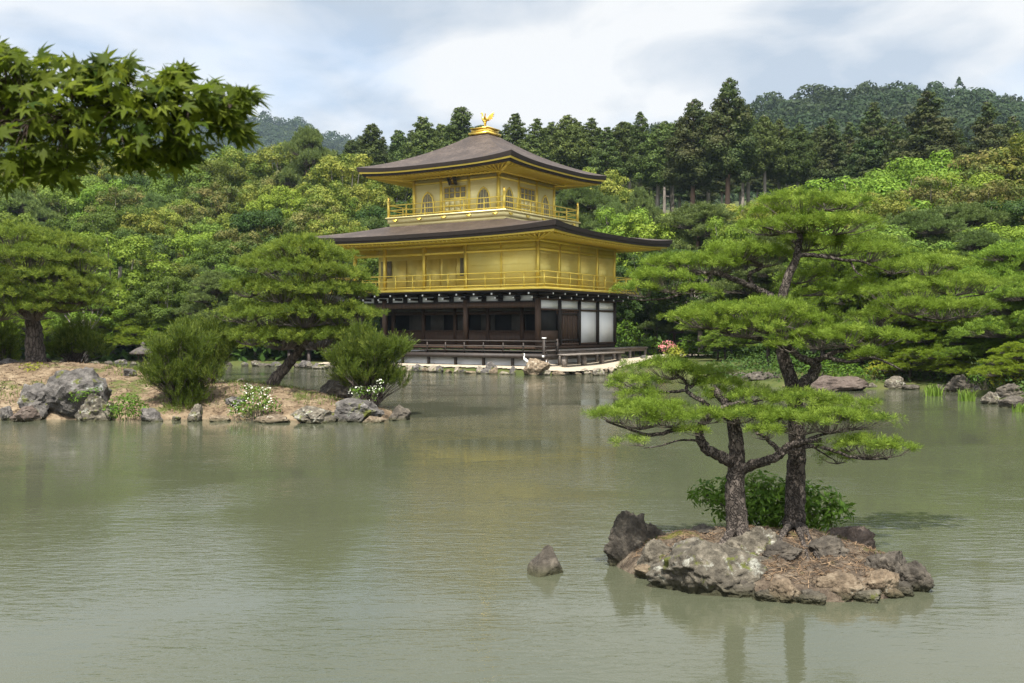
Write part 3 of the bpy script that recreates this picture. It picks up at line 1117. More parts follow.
# --- ground storey
def f(b):
    v0 = [(-hx - .75, -hy - .75), (hx + .2, -hy - .75), (hx + .2, hy + .4), (-hx - .75, hy + .75)]
    v = [(x * 1.03, y * 1.03, 0.10 - CZ) for x, y in v0] + [(x, y, 0.90 - CZ) for x, y in v0]
    b.add(v, [(0, 1, 5, 4), (1, 2, 6, 5), (2, 3, 7, 6), (3, 0, 4, 7), (4, 5, 6, 7)])
part('foundation', 'plaster', f)
part('floor', 'wood_brown', lambda b: b.box(-hx - .05, hx + .05, -hy - .05, hy + .05, 1.22, 1.43))

def f(b):   # veranda deck along the south front, turning the corner
    b.box(-hx - 1.3, hx + 1.2, -hy - 1.3, -hy - .06, 0.93, 1.02)
    b.box(-hx - 1.3, hx + 1.2, -hy - 1.34, -hy - 1.303, 0.78, 1.0)
    b.box(hx + 1.203, hx + 1.24, -hy - 1.3, -hy, 0.78, 1.0)
    for i in range(9):
        b.post(-hx - 1.0 + i * (2 * hx + 2.0) / 8, -hy - 1.15, 0.30, 0.93, 0.13)
part('veranda_deck', 'wood_dark', f)

def f(b):
    y = -hy - 1.24
    xs = np.linspace(-hx - 1.2, hx + 1.14, 13)
    for x in xs:
        b.post(x, y, 1.02, 1.62, 0.07)
    for z in (1.70, 1.42, 1.17):
        b.box(-hx - 1.35, hx + 1.3, y - .035, y + .035, z - .035, z + .035)
        b.box(hx + 1.105, hx + 1.175, y + .04, -hy + .1, z - .034, z + .034)
    b.post(hx + 1.14, -hy + .1, 0.78, 1.82, 0.11)
part('veranda_railing', 'wood_dark', f)
def f(b):
    b.post(hx + 1.14, -hy - 1.24, 0.12, 1.84, 0.14)
cp = part('corner_post', 'wood_dark', f)
part('metal_cap', 'plaster', lambda b: b.box(hx + 1.05, hx + 1.23, -hy - 1.33, -hy - 1.15, 1.843, 1.90), cp)
part('metal_cap', 'plaster', lambda b: b.box(hx + 1.08, hx + 1.20, -hy - 1.36, -hy - 1.343, 0.86, 0.96), cp)

def f(b):   # long bench-like veranda on the east side, running past the far corner
    b.box(hx + .10, hx + 1.15, -hy + .35, hy + 2.4, 1.13, 1.22)
    for i in range(6):
        b.post(hx + 1.05, -hy + .5 + i * (2 * hy + 1.7) / 5, 0.30, 1.13, 0.13)
        b.post(hx + .25, -hy + .5 + i * (2 * hy + 1.7) / 5, 0.30, 1.13, 0.12)
    b.box(hx + 1.0, hx + 1.08, -hy + .4, hy + 2.3, .98, 1.128)
    b.box(hx + .22, hx + .26, -hy + .3, hy + .4, .5, 1.2)
part('bench_veranda', 'wood_grey', f)
def f(b):
    b.box(hx + 1.35, hx + 1.95, -hy - .2, hy - 2.4, 0.93, 1.01)
    for i in range(4):
        b.post(hx + 1.65, -hy + i * (2 * hy - 2.6) / 3, 0.30, 0.93, 0.22)
part('step', 'wood_grey', f)

# columns
for t in (0.0, 4.78, 10.74, 13.1):
    part('column', 'wood_brown', lambda b, x=hx - t: b.post(x, -hy, 1.432, 4.02, 0.24))
for k in range(1, 5):
    part('column', 'wood_dark', lambda b, y=-hy + k * EB: b.post(hx, y, 1.432, 4.02, 0.22))
for k in range(1, 6):
    part('column', 'wood_brown', lambda b, x=hx - k * BAY: b.post(x, -hy + 2.2, 1.432, 3.6, 0.2))
part('column', 'wood_dark', lambda b: b.post(-hx, hy, 1.432, 4.02, 0.22))
part('column', 'wood_dark', lambda b: b.post(-hx, 0, 1.432, 4.02, 0.22))

def f(b):   # head beams
    b.box(-hx - .1, hx + .1, -hy - .1, -hy + .1, 3.52, 3.80)
    b.box(hx - .09, hx + .09, -hy + .1, hy + .1, 3.38, 3.47)
    b.box(hx - .09, hx + .09, -hy + .1, hy + .1, 3.93, 4.03)
    b.box(-hx - .1, -hx + .1, -hy + .1, hy, 3.52, 3.80)
    b.box(hx - .09, hx + .09, -hy + .1, hy + .1, 1.432, 1.55)
part('head_beam', 'wood_brown', f)
part('beam', 'wood_brown', lambda b: (b.box(-hx, hx, -hy + 2.12, -hy + 2.28, 3.18, 3.36)))

def f(b):   # inner front wall: board dado below, dark openings above
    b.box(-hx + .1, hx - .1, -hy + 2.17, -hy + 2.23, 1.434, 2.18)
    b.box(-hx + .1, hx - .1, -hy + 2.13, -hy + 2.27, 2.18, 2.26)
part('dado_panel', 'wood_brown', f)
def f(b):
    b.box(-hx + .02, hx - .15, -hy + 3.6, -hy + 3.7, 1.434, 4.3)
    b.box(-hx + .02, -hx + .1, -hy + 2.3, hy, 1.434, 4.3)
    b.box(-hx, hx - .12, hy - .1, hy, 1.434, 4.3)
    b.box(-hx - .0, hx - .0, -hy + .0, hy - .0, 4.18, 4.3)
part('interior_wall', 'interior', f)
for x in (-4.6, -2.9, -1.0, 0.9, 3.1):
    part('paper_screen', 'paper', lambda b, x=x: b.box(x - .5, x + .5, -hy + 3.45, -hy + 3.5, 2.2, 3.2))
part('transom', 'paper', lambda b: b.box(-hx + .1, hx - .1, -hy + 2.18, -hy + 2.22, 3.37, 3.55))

# white plaster strips between the brackets
for k in range(11):
    x = -hx + .6 + k * (2 * hx - .7) / 11
    part('plaster_strip', 'plaster', lambda b, x=x: b.box(x + .06, x + .82, -hy + .07, -hy + .1, 3.90, 4.2))
part('bracket_beam', 'wood_dark', lambda b: (b.box(-hx - .05, hx + .05, -hy + .1, -hy + .2, 3.80, 4.38), b.box(-hx - .12, hx + .12, -hy - .08, -hy + .08, 4.2, 4.3), b.box(-hx - .08, hx + .08, -hy - .06, -hy + .06, 3.8, 3.88),
                                           b.box(hx - .2, hx - .1, -hy + .2, hy, 4.03, 4.38), b.box(hx - .08, hx + .12, -hy + .1, hy, 4.2, 4.3)))

# east face: openings, plank door, white panels
for k in range(4):
    y0, y1 = -hy + k * EB + .11, -hy + (k + 1) * EB - .11
    part('plaster_panel', 'plaster', lambda b: b.box(hx - .04, hx + .01, y0, y1, 3.472, 3.928))
    if k >= 2:
        part('plaster_panel', 'plaster', lambda b: b.box(hx - .04, hx + .01, y0, y1, 1.552, 3.378))
    elif k == 1:
        def f(b):
            n = 7
            for i in range(n):
                a = y0 + (y1 - y0) * i / n
                b.box(hx - .05 - .01 * (i % 2), hx + .01 + .014 * (i % 2), a + .008, a + (y1 - y0) / n - .008, 1.552, 3.378)
        d = part('plank_door', 'wood_brown', f)
        for zr in (1.66, 3.12):
            part('door_rail', 'wood_dark', lambda b: b.box(hx + .03, hx + .05, y0, y1, zr, zr + .12), d)
    else:
        part('dado_panel', 'wood_brown', lambda b: b.box(hx - .04, hx + .01, y0, y1, 1.552, 2.26))
        part('shutter_or_dark_opening', 'interior', lambda b: b.box(hx - .14, hx - .10, y0, y1, 2.26, 3.378))  # black sheet for the open bay; the room's darkness is in its colour

# brackets under the balcony, with whitened ends
def brk(b, x, y, dx, dy):
    b.bm((x - dx * .2, y - dy * .2, 4.06), (x + dx * .62, y + dy * .62, 4.06), .13, .14)
    b.bm((x - dx * .2, y - dy * .2, 4.26), (x + dx * .95, y + dy * .95, 4.26), .12, .12)
for k in range(12):
    x = -hx + k * 2 * hx / 11
    a = part('bracket', 'wood_dark', lambda b: brk(b, x, -hy, 0, -1))
    part('bracket_tip', 'plaster', lambda b: b.box(x - .055, x + .055, -hy - .632, -hy - .622, 4.0, 4.10), a)
    part('bracket_tip', 'plaster', lambda b: b.box(x - .05, x + .05, -hy - .962, -hy - .952, 4.21, 4.31), a)
for k in range(8):
    y = -hy + k * 2 * hy / 7
    a = part('bracket', 'wood_dark', lambda b: brk(b, hx, y, 1, 0))
    part('bracket_tip', 'plaster', lambda b: b.box(hx + .622, hx + .632, y - .055, y + .055, 4.0, 4.10), a)
    part('bracket_tip', 'plaster', lambda b: b.box(hx + .952, hx + .962, y - .05, y + .05, 4.21, 4.31), a)

# --- second storey
B2x, B2y = hx + 1.1, hy + 1.1
part('balcony_underside', 'wood_dark', lambda b: b.box(-B2x, B2x, -B2y, B2y, 4.38, 4.46))
part('balcony_floor', 'gold', lambda b: b.box(-B2x - .03, B2x + .03, -B2y - .03, B2y + .03, 4.463, 4.58))


def railing(name, X, Y, z0, z1, posts_x, posts_y, rails, w, m='gold', ext=0.15):
    def g2(b):
        for i, z in enumerate(rails):
            e = ext if i == len(rails) - 1 else 0.0
            h = w * .5
            for s in (-1, 1):
                b.box(-X - e, X + e, s * Y - h, s * Y + h, z - h * .8, z + h * .8)
                b.box(s * X - h * .96, s * X + h * .96, -Y - e, Y + e, z - h * .8 + .015, z + h * .8 + .015)
    r = part(name, m, g2)
    for s in (-1, 1):
        for x in posts_x:
            part('post', m, lambda b: b.post(x, s * Y, z0, rails[-1], w * .9), r)
        for y in posts_y:
            part('post', m, lambda b: b.post(s * X, y, z0, rails[-1], w * .9), r)


railing('balcony_railing', B2x - .1, B2y - .1, 4.58, 5.45, np.linspace(-B2x + .1, B2x - .1, 13), np.linspace(-B2y + .1, B2y - .1, 9)[1:-1], (4.72, 5.08, 5.40), .075)

T2 = 7.25
for x in (hx - 0, 4.17, 1.77, -1.2, -4.19, -hx):
    part('gilded_column', 'gold', lambda b, x=x: b.post(x, -hy, 4.582, T2, .17 if x not in (4.17,) else .12))
for k in range(1, 5):
    part('gilded_column', 'gold', lambda b, y=-hy + k * EB: b.post(hx, y, 4.582, T2, .17))
part('gilded_column', 'gold', lambda b: b.post(-hx, hy, 4.582, T2, .17))
def f(b):
    b.box(1.77, hx - .03, -hy + .0, -hy + .06, 4.582, T2)
    b.box(hx - .06, hx - .02, -hy + .06, hy - .0, 4.582, T2)
    b.box(-hx, hx - .06, hy - .06, hy, 4.582, T2)
    b.box(-hx + .0, 1.74, -hy + 2.2, -hy + 2.26, 4.582, T2)
    b.box(1.74, 1.80, -hy + .06, -hy + 2.26, 4.582, T2)
    b.box(-hx, -hx + .06, -hy + 2.26, hy - .06, 4.582, T2)
    for z in (5.0, 5.45, 5.9, 6.35, 6.8):
        b.box(1.8, hx - .1, -hy - .012, -hy + .002, z - .012, z + .012)
part('gilded_wall', 'gold_wall', f)
part('tie_beam', 'gold', lambda b: (b.box(-hx - .1, hx + .1, -hy - .07, -hy - .0, 6.62, 6.76), b.box(hx - .0, hx + .07, -hy, hy + .1, 6.62, 6.76), b.box(-hx, hx, -hy - .05, -hy - .002, 4.585, 4.70), b.box(-hx - .1, hx + .1, -hy - .12, -hy + .12, 7.1, 7.25), b.box(hx - .12, hx + .12, -hy + .12, hy + .1, 7.1, 7.25)))
part('glint_cover', 'gold_matte', lambda b: (b.box(hx - .01, hx + .03, -hy + .1, hy, 6.765, 7.097), b.box(1.85, hx - .1, -hy - .03, -hy - .01, 6.765, 7.097)))  # added boards in darker matte gold, hiding a bright reflection at the wall head
for x0, x1, m in ((-6.3, -5.5, 'window'), (-5.3, -4.3, 'gold_wall'), (-3.9, -2.9, 'gold_wall'), (-2.7, -1.7, 'gold_wall'), (-1.5, -.5, 'gold_wall'), (-.2, .6, 'window'), (.8, 1.6, 'gold_wall')):
    part('sliding_door', m, lambda b: (b.box(x0, x1, -hy + 2.15, -hy + 2.195, 4.6 if m != 'window' else 5.5, 6.55)))
for k in range(4):
    y0, y1 = -hy + k * EB + .085, -hy + (k + 1) * EB - .085
    part('shutter_or_dark_opening', 'gold_wall', lambda b: (b.box(hx - .018, hx + .01, y0, y1, 4.72, 6.6), [b.box(hx + .01, hx + .022, y0, y1, z - .015, z + .015) for z in np.arange(5.0, 6.6, .3)]))


def hip_roof(parent_name, ax, ay, ix, iy, z_e, z_t, curve, up, wall, z_wall, gold_line):
    """curved hip roof with lifted corners: shingle top, thick edge, gilded soffit with rafters"""
    n, m = 48, 14
    def eave(side, s):
        # s in -1..1 along the side, side 0..3 = S E N W
        x, y = (s * ax, -ay) if side == 0 else (ax, s * ay) if side == 1 else (-s * ax, ay) if side == 2 else (-ax, -s * ay)
        return x, y
    def inner(side, s, X, Y):
        return (s * X, -Y) if side == 0 else (X, s * Y) if side == 1 else (-s * X, Y) if side == 2 else (-X, -s * Y)
    def lift(s):
        return up * abs(s) ** 3.2
    top, edge, lip, sof = PB(), PB(), PB(), PB()
    for side in range(4):
        g = []
        for i in range(n + 1):
            s = -1 + 2 * i / n
            s = math.copysign(abs(s) ** 0.8, s)
            ex, ey = eave(side, s)
            qx, qy = inner(side, s, ix, iy)
            for j in range(m + 1):
                t = j / m
                z = z_e + (z_t - z_e) * ((1 - curve) * t + curve * t * t) + lift(s) * (1 - t) ** 2.2
                # corners swing out a little
                k = 1 + 0.012 * abs(s) ** 4 * (1 - t)
                g.append((ex * k + (qx - ex * k) * t, ey * k + (qy - ey * k) * t, z - CZ))
        idx = lambda i, j: i * (m + 1) + j
        top.add(g, [(idx(i, j), idx(i + 1, j), idx(i + 1, j + 1), idx(i, j + 1)) for i in range(n) for j in range(m)])
        # edge layers: dark shingle butt, gilded lip, dark board
        rows = []
        for i in range(n + 1):
            s = -1 + 2 * i / n
            s = math.copysign(abs(s) ** 0.8, s)
            ex, ey = eave(side, s)
            k = 1 + 0.012 * abs(s) ** 4
            z = z_e + lift(s) - CZ
            rows.append((ex * k, ey * k, z, s))
        th = 0.20 + 0.0
        def ring(off0, dz0, off1, dz1, target):
            v = []
            for x, y, z, s in rows:
                f0x, f0y = (ax - off0) / ax, (ay - off0) / ay
                f1x, f1y = (ax - off1) / ax, (ay - off1) / ay
                e = 1 + 0.35 * abs(s) ** 4
                v += [(x * f0x, y * f0y, z + dz0 * e), (x * f1x, y * f1y, z + dz1 * e)]
            target.add(v, [(2 * i, 2 * i + 1, 2 * i + 3, 2 * i + 2) for i in range(n)])
        ring(0.0, 0.0, 0.06, -th, edge)
        ring(0.06, -th, 0.13, -th, edge)
        if gold_line:
            ring(0.13, -th, 0.14, -th - .075, lip)
            ring(0.14, -th - .075, 0.24, -th - .075, lip)
            ring(0.24, -th - .075, 0.26, -th - .19, edge)
            ring(0.26, -th - .19, 0.40, -th - .19, edge)
            zb = -th - .19
            ob = 0.40
        else:
            ring(0.13, -th, 0.15, -th - .13, edge)
            ring(0.15, -th - .13, 0.28, -th - .13, edge)
            ring(0.28, -th - .13, 0.29, -th - .20, lip)
            ring(0.29, -th - .20, 0.42, -th - .20, lip)
            zb = -th - .20
            ob = 0.42
        # soffit up to the wall head and rafters below it
        v = []
        for x, y, z, s in rows:
            fx, fy = (ax - ob) / ax, (ay - ob) / ay
            e = 1 + 0.35 * abs(s) ** 4
            wx, wy = inner(side, s, wall[0], wall[1])
            v += [(x * fx, y * fy, z + zb * e), (wx, wy, z_wall - CZ)]
        sof.add(v, [(2 * i, 2 * i + 1, 2 * i + 3, 2 * i + 2) for i in range(n)])
        length = 2 * (ax if side % 2 == 0 else ay)
        nr = int(length / 0.33)
        for i in range(nr + 1):
            s = -0.985 + 1.97 * i / nr
            ex, ey = eave(side, s)
            fx, fy = (ax - ob) / ax, (ay - ob) / ay
            z = z_e + lift(s) + zb * (1 + .35 * abs(s) ** 4)
            wall_l = wall[0] if side % 2 == 0 else wall[1]
            el = ax if side % 2 == 0 else ay
            sw = max(-1, min(1, s * el / wall_l))
            wx, wy = inner(side, sw, wall[0], wall[1])
            sof.bm((ex * fx, ey * fy, z - .05), (wx, wy, z_wall - .06), .085, .10)
    r = top.build('roof', M['shingle'], PAV, smooth=True)
    edge.build('roof_edge', M['shingle_edge'], r)
    lip.build('eave_board', M['gold'], r)
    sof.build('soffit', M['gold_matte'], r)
    return r


part('ceiling', 'gold', lambda b: b.box(-hx + .05, hx - .05, -hy + .13, hy - .05, 7.26, 7.29))
part('ceiling', 'wood_dark', lambda b: b.box(-hx + .1, hx - .22, -hy + .22, hy - .05, 4.30, 4.36))
lower = hip_roof('lower', hx + 2.6, hy + 2.6, 3.4, 3.4, 7.60, 8.72, 0.30, 0.28, (hx, hy), 7.30, False)
# hanging bells / whitened beam ends under the lower eaves are tiny; corner hip beams:
def f(b):
    for sx_, sy_ in ((1, -1), (1, 1), (-1, -1), (-1, 1)):
        b.bm((sx_ * (hx - .1), sy_ * (hy - .1), 7.2), (sx_ * (hx + 2.2), sy_ * (hy + 2.2), 7.42), .16, .18)
part('hip_beam', 'gold', f)

# --- third storey
B3 = 4.2
W3 = 3.05
part('balcony_floor', 'gold_skylit', lambda b: (b.box(-B3, B3, -B3, B3, 8.66, 8.92), b.box(-B3 - .1, B3 + .1, -B3 - .1, B3 + .1, 8.923, 9.0), b.box(-B3 + .1, B3 - .1, -B3 + .1, B3 - .1, 8.45, 8.657)))
def f(b):
    for s in (-1, 1):
        pass
for s in (-1, 1):
    for u in np.linspace(-B3 + .6, B3 - .6, 5):
        for q_ in (0, 1):
            def f(b):
                for dz, w in ((8.78, .34), (8.72, .18)):
                    if q_: b.box(u - w / 2, u + w / 2, s * (B3 + .045) - .03, s * (B3 + .045) + .03, dz, dz + .06)
                    else: b.box(s * (B3 + .045) - .03, s * (B3 + .045) + .03, u - w / 2, u + w / 2, dz, dz + .06)
            part('gilded_bracket', 'gold', f)
railing('balcony_railing', B3 - .05, B3 - .05, 9.0, 9.75, np.linspace(-B3, B3, 7)[1:-1], np.linspace(-B3, B3, 7)[1:-1], (9.12, 9.42, 9.72), .065, 'gold', 0.0)
for sx_ in (-1, 1):
    for sy_ in (-1, 1):
        cpo = part('corner_post', 'gold', lambda b: b.post(sx_ * (B3 - .05), sy_ * (B3 - .05), 9.0, 9.98, .13))
        q = PB(); q.lathe([(.085, 0), (.085, .04), (.05, .06), (.085, .13), (.06, .2), (.0, .27)], (sx_ * (B3 - .05), sy_ * (B3 - .05), 9.983 - CZ), 10)
        q.build('finial', M['gold_bright'], cpo, True)
T3 = 11.25
def f(b):
    for s in (-1, 1):
        b.box(-W3, W3, s * W3 - .03, s * W3 + .03, 9.002, T3)
        b.box(s * W3 - .03, s * W3 + .03, -W3 + .03, W3 - .03, 9.002, T3)
    for z in (10.35, 10.62, 10.89):
        b.box(-W3, W3, -W3 - .042, -W3 - .028, z, z + .02)
part('gilded_wall', 'gold_skylit', f)
for sx_ in (-1, -1 / 3, 1 / 3, 1):
    part('gilded_column', 'gold', lambda b: b.post(sx_ * W3, -W3 - .02, 9.003, T3, .16))
for sy_ in (-1 / 3, 1 / 3, 1):
    part('gilded_column', 'gold', lambda b: b.post(W3 + .02, sy_ * W3, 9.003, T3, .16))
part('gilded_column', 'gold', lambda b: b.post(-W3, W3, 9.003, T3, .16))
part('tie_beam', 'gold', lambda b: (b.box(-W3 - .1, W3 + .1, -W3 - .075, -W3 - .035, 10.95, 11.08), b.box(W3 + .035, W3 + .075, -W3, W3 + .1, 10.95, 11.08), b.box(-W3, W3, -W3 - .07, -W3 - .035, 9.05, 9.15), b.box(W3 + .035, W3 + .07, -W3, W3, 9.05, 9.15)))


def arch(face, u, w, z0, h):
    """bell-shaped window: frame and dark screen on a wall face"""
    prof = [(-.5, 0), (-.47, .25), (-.44, .5), (-.36, .74), (-.2, .9), (0, 1.0), (.2, .9), (.36, .74), (.44, .5), (.47, .25), (.5, 0)]
    def to(uu, zz, o):
        return (uu, -W3 - o, zz - CZ) if face == 'S' else (W3 + o, uu, zz - CZ)
    pts = [(u + a * w, z0 + c * h) for a, c in prof]
    pi = [(u + a * w * .84, z0 + .04 + c * h * .90) for a, c in prof]
    fr = PB()
    v = [to(*p, .032) for p in pts] + [to(*p, .032) for p in pi] + [to(*p, .075) for p in pts] + [to(*p, .075) for p in pi]
    n = len(pts)
    F = []
    for i in range(n - 1):
        F += [(2 * n + i, 2 * n + i + 1, 3 * n + i + 1, 3 * n + i), (i, i + 1, 2 * n + i + 1, 2 * n + i), (n + i, 3 * n + i, 3 * n + i + 1, n + i + 1)]
    fr.add(v, F)
    wdw = fr.build('window', M['gold'], PAV)
    pn = PB()
    pn.add([to(*p, .036) for p in pi] + [to(u, z0 + .04, .036)], [(i, i + 1, n) for i in range(n - 1)])
    pn.build('screen', M['window'], wdw)
    br = PB()
    for d in (-.18, 0, .18):
        a0, a1 = to(u + d * w, z0 + .05, .05), to(u + d * w, z0 + h * (.93 - abs(d) * .8), .05)
        br.beam(a0, a1, .022, .022)
    br.beam(to(u - w * .4, z0 + h * .5, .05), to(u + w * .4, z0 + h * .5, .05), .025, .025)
    br.build('lattice', M['gold_skylit'], wdw)


def door3(face):
    def to(b, u0, u1, z0, z1, o0, o1):
        if face == 'S': b.box(u0, u1, -W3 - o1, -W3 - o0, z0, z1)
        else: b.box(W3 + o0, W3 + o1, u0, u1, z0, z1)
    d = part('panel_door', 'gold', lambda b: to(b, -.82, .82, 9.16, 10.72, .032, .055))
    for u in (-.6, -.2, .2, .6):
        part('lattice', 'window', lambda b: [to(b, u - .15, u + .15, z, z + .26, .056, .062) for z in (10.05, 10.36)], d)
        part('door_panel', 'gold_skylit', lambda b: [to(b, u - .16, u + .16, z0, z1, .056, .075) for z0, z1 in ((9.22, 9.5), (9.55, 9.95))], d)


for fc in ('S', 'E'):
    for u in (-2.03, 2.03):
        arch(fc, u, 1.05, 9.2, 1.35)
    door3(fc)

# name plaque under the upper eaves on the south front
pq = part('plaque', 'wood_dark', lambda b: (b.bm((-.30, -W3 - .50, 11.32), (-.24, -W3 - .24, 10.75), .11, .05), b.bm((.30, -W3 - .50, 11.32), (.24, -W3 - .24, 10.75), .11, .05),
                                           b.bm((0, -W3 - .47, 11.27), (0, -W3 - .24, 10.78), .46, .03)))
part('lettering', 'gold_bright', lambda b: [b.bm((-.07 + dx, -W3 - .49 + (11.24 - z) * .47, z), (.07 + dx, -W3 - .49 + (11.24 - z) * .47, z), .015, .03) for z in (11.2, 11.14, 11.03, 10.98, 10.91, 10.85) for dx in (-.02, .02)], pq)

upper = hip_roof('upper', W3 + 2.4, W3 + 2.4, 0.48, 0.48, 11.70, 14.22, 0.42, 0.26, (W3, W3), 11.35, True)
def f(b):
    for sx_, sy_ in ((1, -1), (1, 1), (-1, -1), (-1, 1)):
        b.bm((sx_ * (W3 - .1), sy_ * (W3 - .1), 11.2), (sx_ * (W3 + 2.05), sy_ * (W3 + 2.05), 11.45), .15, .17)
    for s in (-1, 1):
        b.box(-W3 - .5, W3 + .5, s * (W3 + .5) - .07, s * (W3 + .5) + .07, 11.2, 11.33)
        b.box(s * (W3 + .5) - .07, s * (W3 + .5) + .07, -W3 - .43, W3 + .43, 11.2, 11.33)
part('eave_purlin', 'gold', f)
# roof cap and phoenix
part('roof_cap', 'gold_bright', lambda b: (b.box(-.72, .72, -.72, .72, 14.13, 14.27), b.box(-.60, .60, -.60, .60, 14.27, 14.50), b.box(-.66, .66, -.66, .66, 14.50, 14.56), b.box(-.2, .2, -.2, .2, 14.56, 14.66)))


def skin(name, verts, edges, radii, m, parent=None, sub=2):
    me = bpy.data.meshes.new(name)
    bm = bmesh.new()
    ly = bm.verts.layers.skin.verify()
    bv = []
    for i, v in enumerate(verts):
        q = bm.verts.new(tuple(v))
        q[ly].radius = (radii[i], radii[i])
        q[ly].use_root = i == 0
        bv.append(q)
    for a, b in edges:
        bm.edges.new((bv[a], bv[b]))
    bm.to_mesh(me); bm.free()
    o = bpy.data.objects.new(name, me)
    COL.objects.link(o)
    md = o.modifiers.new('skin', 'SKIN')
    md.use_smooth_shade = True
    s = o.modifiers.new('subdivision', 'SUBSURF'); s.levels = s.render_levels = sub
    me.materials.append(M[m])
    if parent: o.parent = parent
    return o


# the bird looks to the photo's left (pavilion west-south-west), wings raised, tail fanned behind
zb = 14.66 - CZ
vb = [(0, 0, zb + .40), (-.14, 0, zb + .52), (-.19, 0, zb + .68), (-.17, 0, zb + .82), (-.21, 0, zb + .90), (-.32, 0, zb + .88), (.16, 0, zb + .36), (.02, .06, zb + .22), (.01, .06, zb), (.02, -.06, zb + .22), (.01, -.06, zb)]
eb = [(0, 1), (1, 2), (2, 3), (3, 4), (4, 5), (0, 6), (0, 7), (7, 8), (0, 9), (9, 10)]
ph = skin('phoenix', vb, eb, [.13, .11, .06, .05, .065, .018, .09, .045, .03, .045, .03], 'gold_bright', PAV)
def wing(s):
    b = MB()
    for i in range(7):
        a = math.radians(58 + i * 11 - 20)
        L = .50 - .035 * i
        d = np.array([math.cos(a) * .75, s * .42, math.sin(a)])
        p = np.array([-.02 + .035 * i, s * .09, zb + .46 - .01 * i])
        side = np.array([.07, 0, -.03])
        tip = p + d * L
        o = np.array([0, .012, 0])
        b.add([p - side - o, p + side - o, tip - o * .3, p - side + o, p + side + o, tip + o * .3], [(0, 1, 2), (5, 4, 3)])
        b.add([p - side - o, tip - o * .3, tip + o * .3, p - side + o], [(0, 1, 2, 3)])
        b.add([p + side - o, tip - o * .3, tip + o * .3, p + side + o], [(3, 2, 1, 0)])
    return b
for s in (-1, 1):
    wing(s).build('wing', M['gold_bright'], ph)
b = MB()
for i in range(9):
    a = math.radians(-8 + i * 9)
    L = .55 + .08 * (i % 2)
    y = (i - 4) * .035
    p = np.array([.12, y * .5, zb + .40])
    e = p + np.array([math.cos(a) * L, y * 2, math.sin(a) * L])
    m_ = (p + e) / 2 + np.array([0, 0, .06])
    b.tube(smooth_path([p, m_, e], 3), [.03, .045, .05, .05, .05, .04, .02], 5)
b.build('tail', M['gold_bright'], ph)

# open annex on posts over the pond at the west end
AX = PAV
ann = part('annex_deck', 'wood_dark', lambda b: (b.box(-11.8, -7.9, -5.2, -1.6, 1.0, 1.14), [b.post(x, y, -.6, 1.0, .2) for x in (-11.6, -9.9, -8.1) for y in (-5.0, -1.8)]))
for x in (-11.6, -8.1):
    for y in (-5.0, -1.8):
        part('post', 'wood_dark', lambda b: b.post(x, y, 1.142, 3.3, .17), ann)
part('railing', 'wood_dark', lambda b: (b.box(-11.7, -8.0, -5.05, -4.95, 1.2, 1.72), b.box(-11.7, -11.6, -4.95, -1.7, 1.2, 1.72), b.box(-11.8, -7.9, -5.08, -4.92, 1.9, 1.97), [b.post(x, -5, 1.142, 1.95, .09) for x in np.linspace(-11.5, -8.2, 5)]), ann)
def f(b):
    v = [(-12.4, -5.9, 3.35), (-7.6, -5.9, 3.35), (-7.6, -1.0, 3.35), (-12.4, -1.0, 3.35), (-11.6, -3.4, 4.5), (-7.6, -3.4, 4.5)]
    v = [(x, y, z - CZ) for x, y, z in v]
    v2 = [(x, y, z - .22) for x, y, z in v[:4]]
    b.add(v + v2, [(0, 1, 5, 4), (2, 3, 4, 5)]); b.add(v + v2, [(3, 0, 4), (1, 2, 5)])
    b.add(v + v2, [(0, 6, 7, 1), (1, 7, 8, 2), (2, 8, 9, 3), (3, 9, 6, 0), (9, 8, 7, 6)])
part('roof', 'shingle', f, ann)

# pale sand apron east of the building with its stone edge
AP = [LW(hx + 1.0, -hy - 2.1, 0), LW(hx + 3.2, -hy - 2.0, 0), np.array([5.6, 54.4, 0]), np.array([9.2, 60.0, 0]), np.array([15.0, 66, 0]), np.array([12.0, 70.5, 0]), LW(hx + .8, hy + 3, 0), LW(hx - 1, hy, 0), LW(-hx - 1.5, -hy - .7, 0), LW(-hx - 1.5, -hy - 2.0, 0)]
APP = np.array([q[:2] for q in AP])
xs_, ys_ = np.arange(-14, 17, .25), np.arange(50, 72, .25)
def apron_h(X, Y):
    z = np.maximum(.20, land_h(X, Y) + .07)
    return np.where(sdist(X, Y, APP) < .12, z, -5)
def flat_field():
    X, Y = np.meshgrid(xs_, ys_)
    Z = apron_h(X, Y)
    nx, ny = len(xs_), len(ys_)
    i = np.arange(ny - 1)[:, None] * nx + np.arange(nx - 1)[None]
    f_ = np.stack([i, i + 1, i + nx + 1, i + nx], -1).reshape(-1, 4)
    f_ = f_[(Z.reshape(-1)[f_] > -1).all(1)]
    v = np.stack([X, Y, Z], -1).reshape(-1, 3)
    used = np.unique(f_); rm = np.full(len(v), -1); rm[used] = np.arange(len(used))
    m_ = MB(); m_.add(v[used], rm[f_])
    return m_.build('sand_apron', M['sand'], smooth=True)
tag(flat_field(), kind='structure')

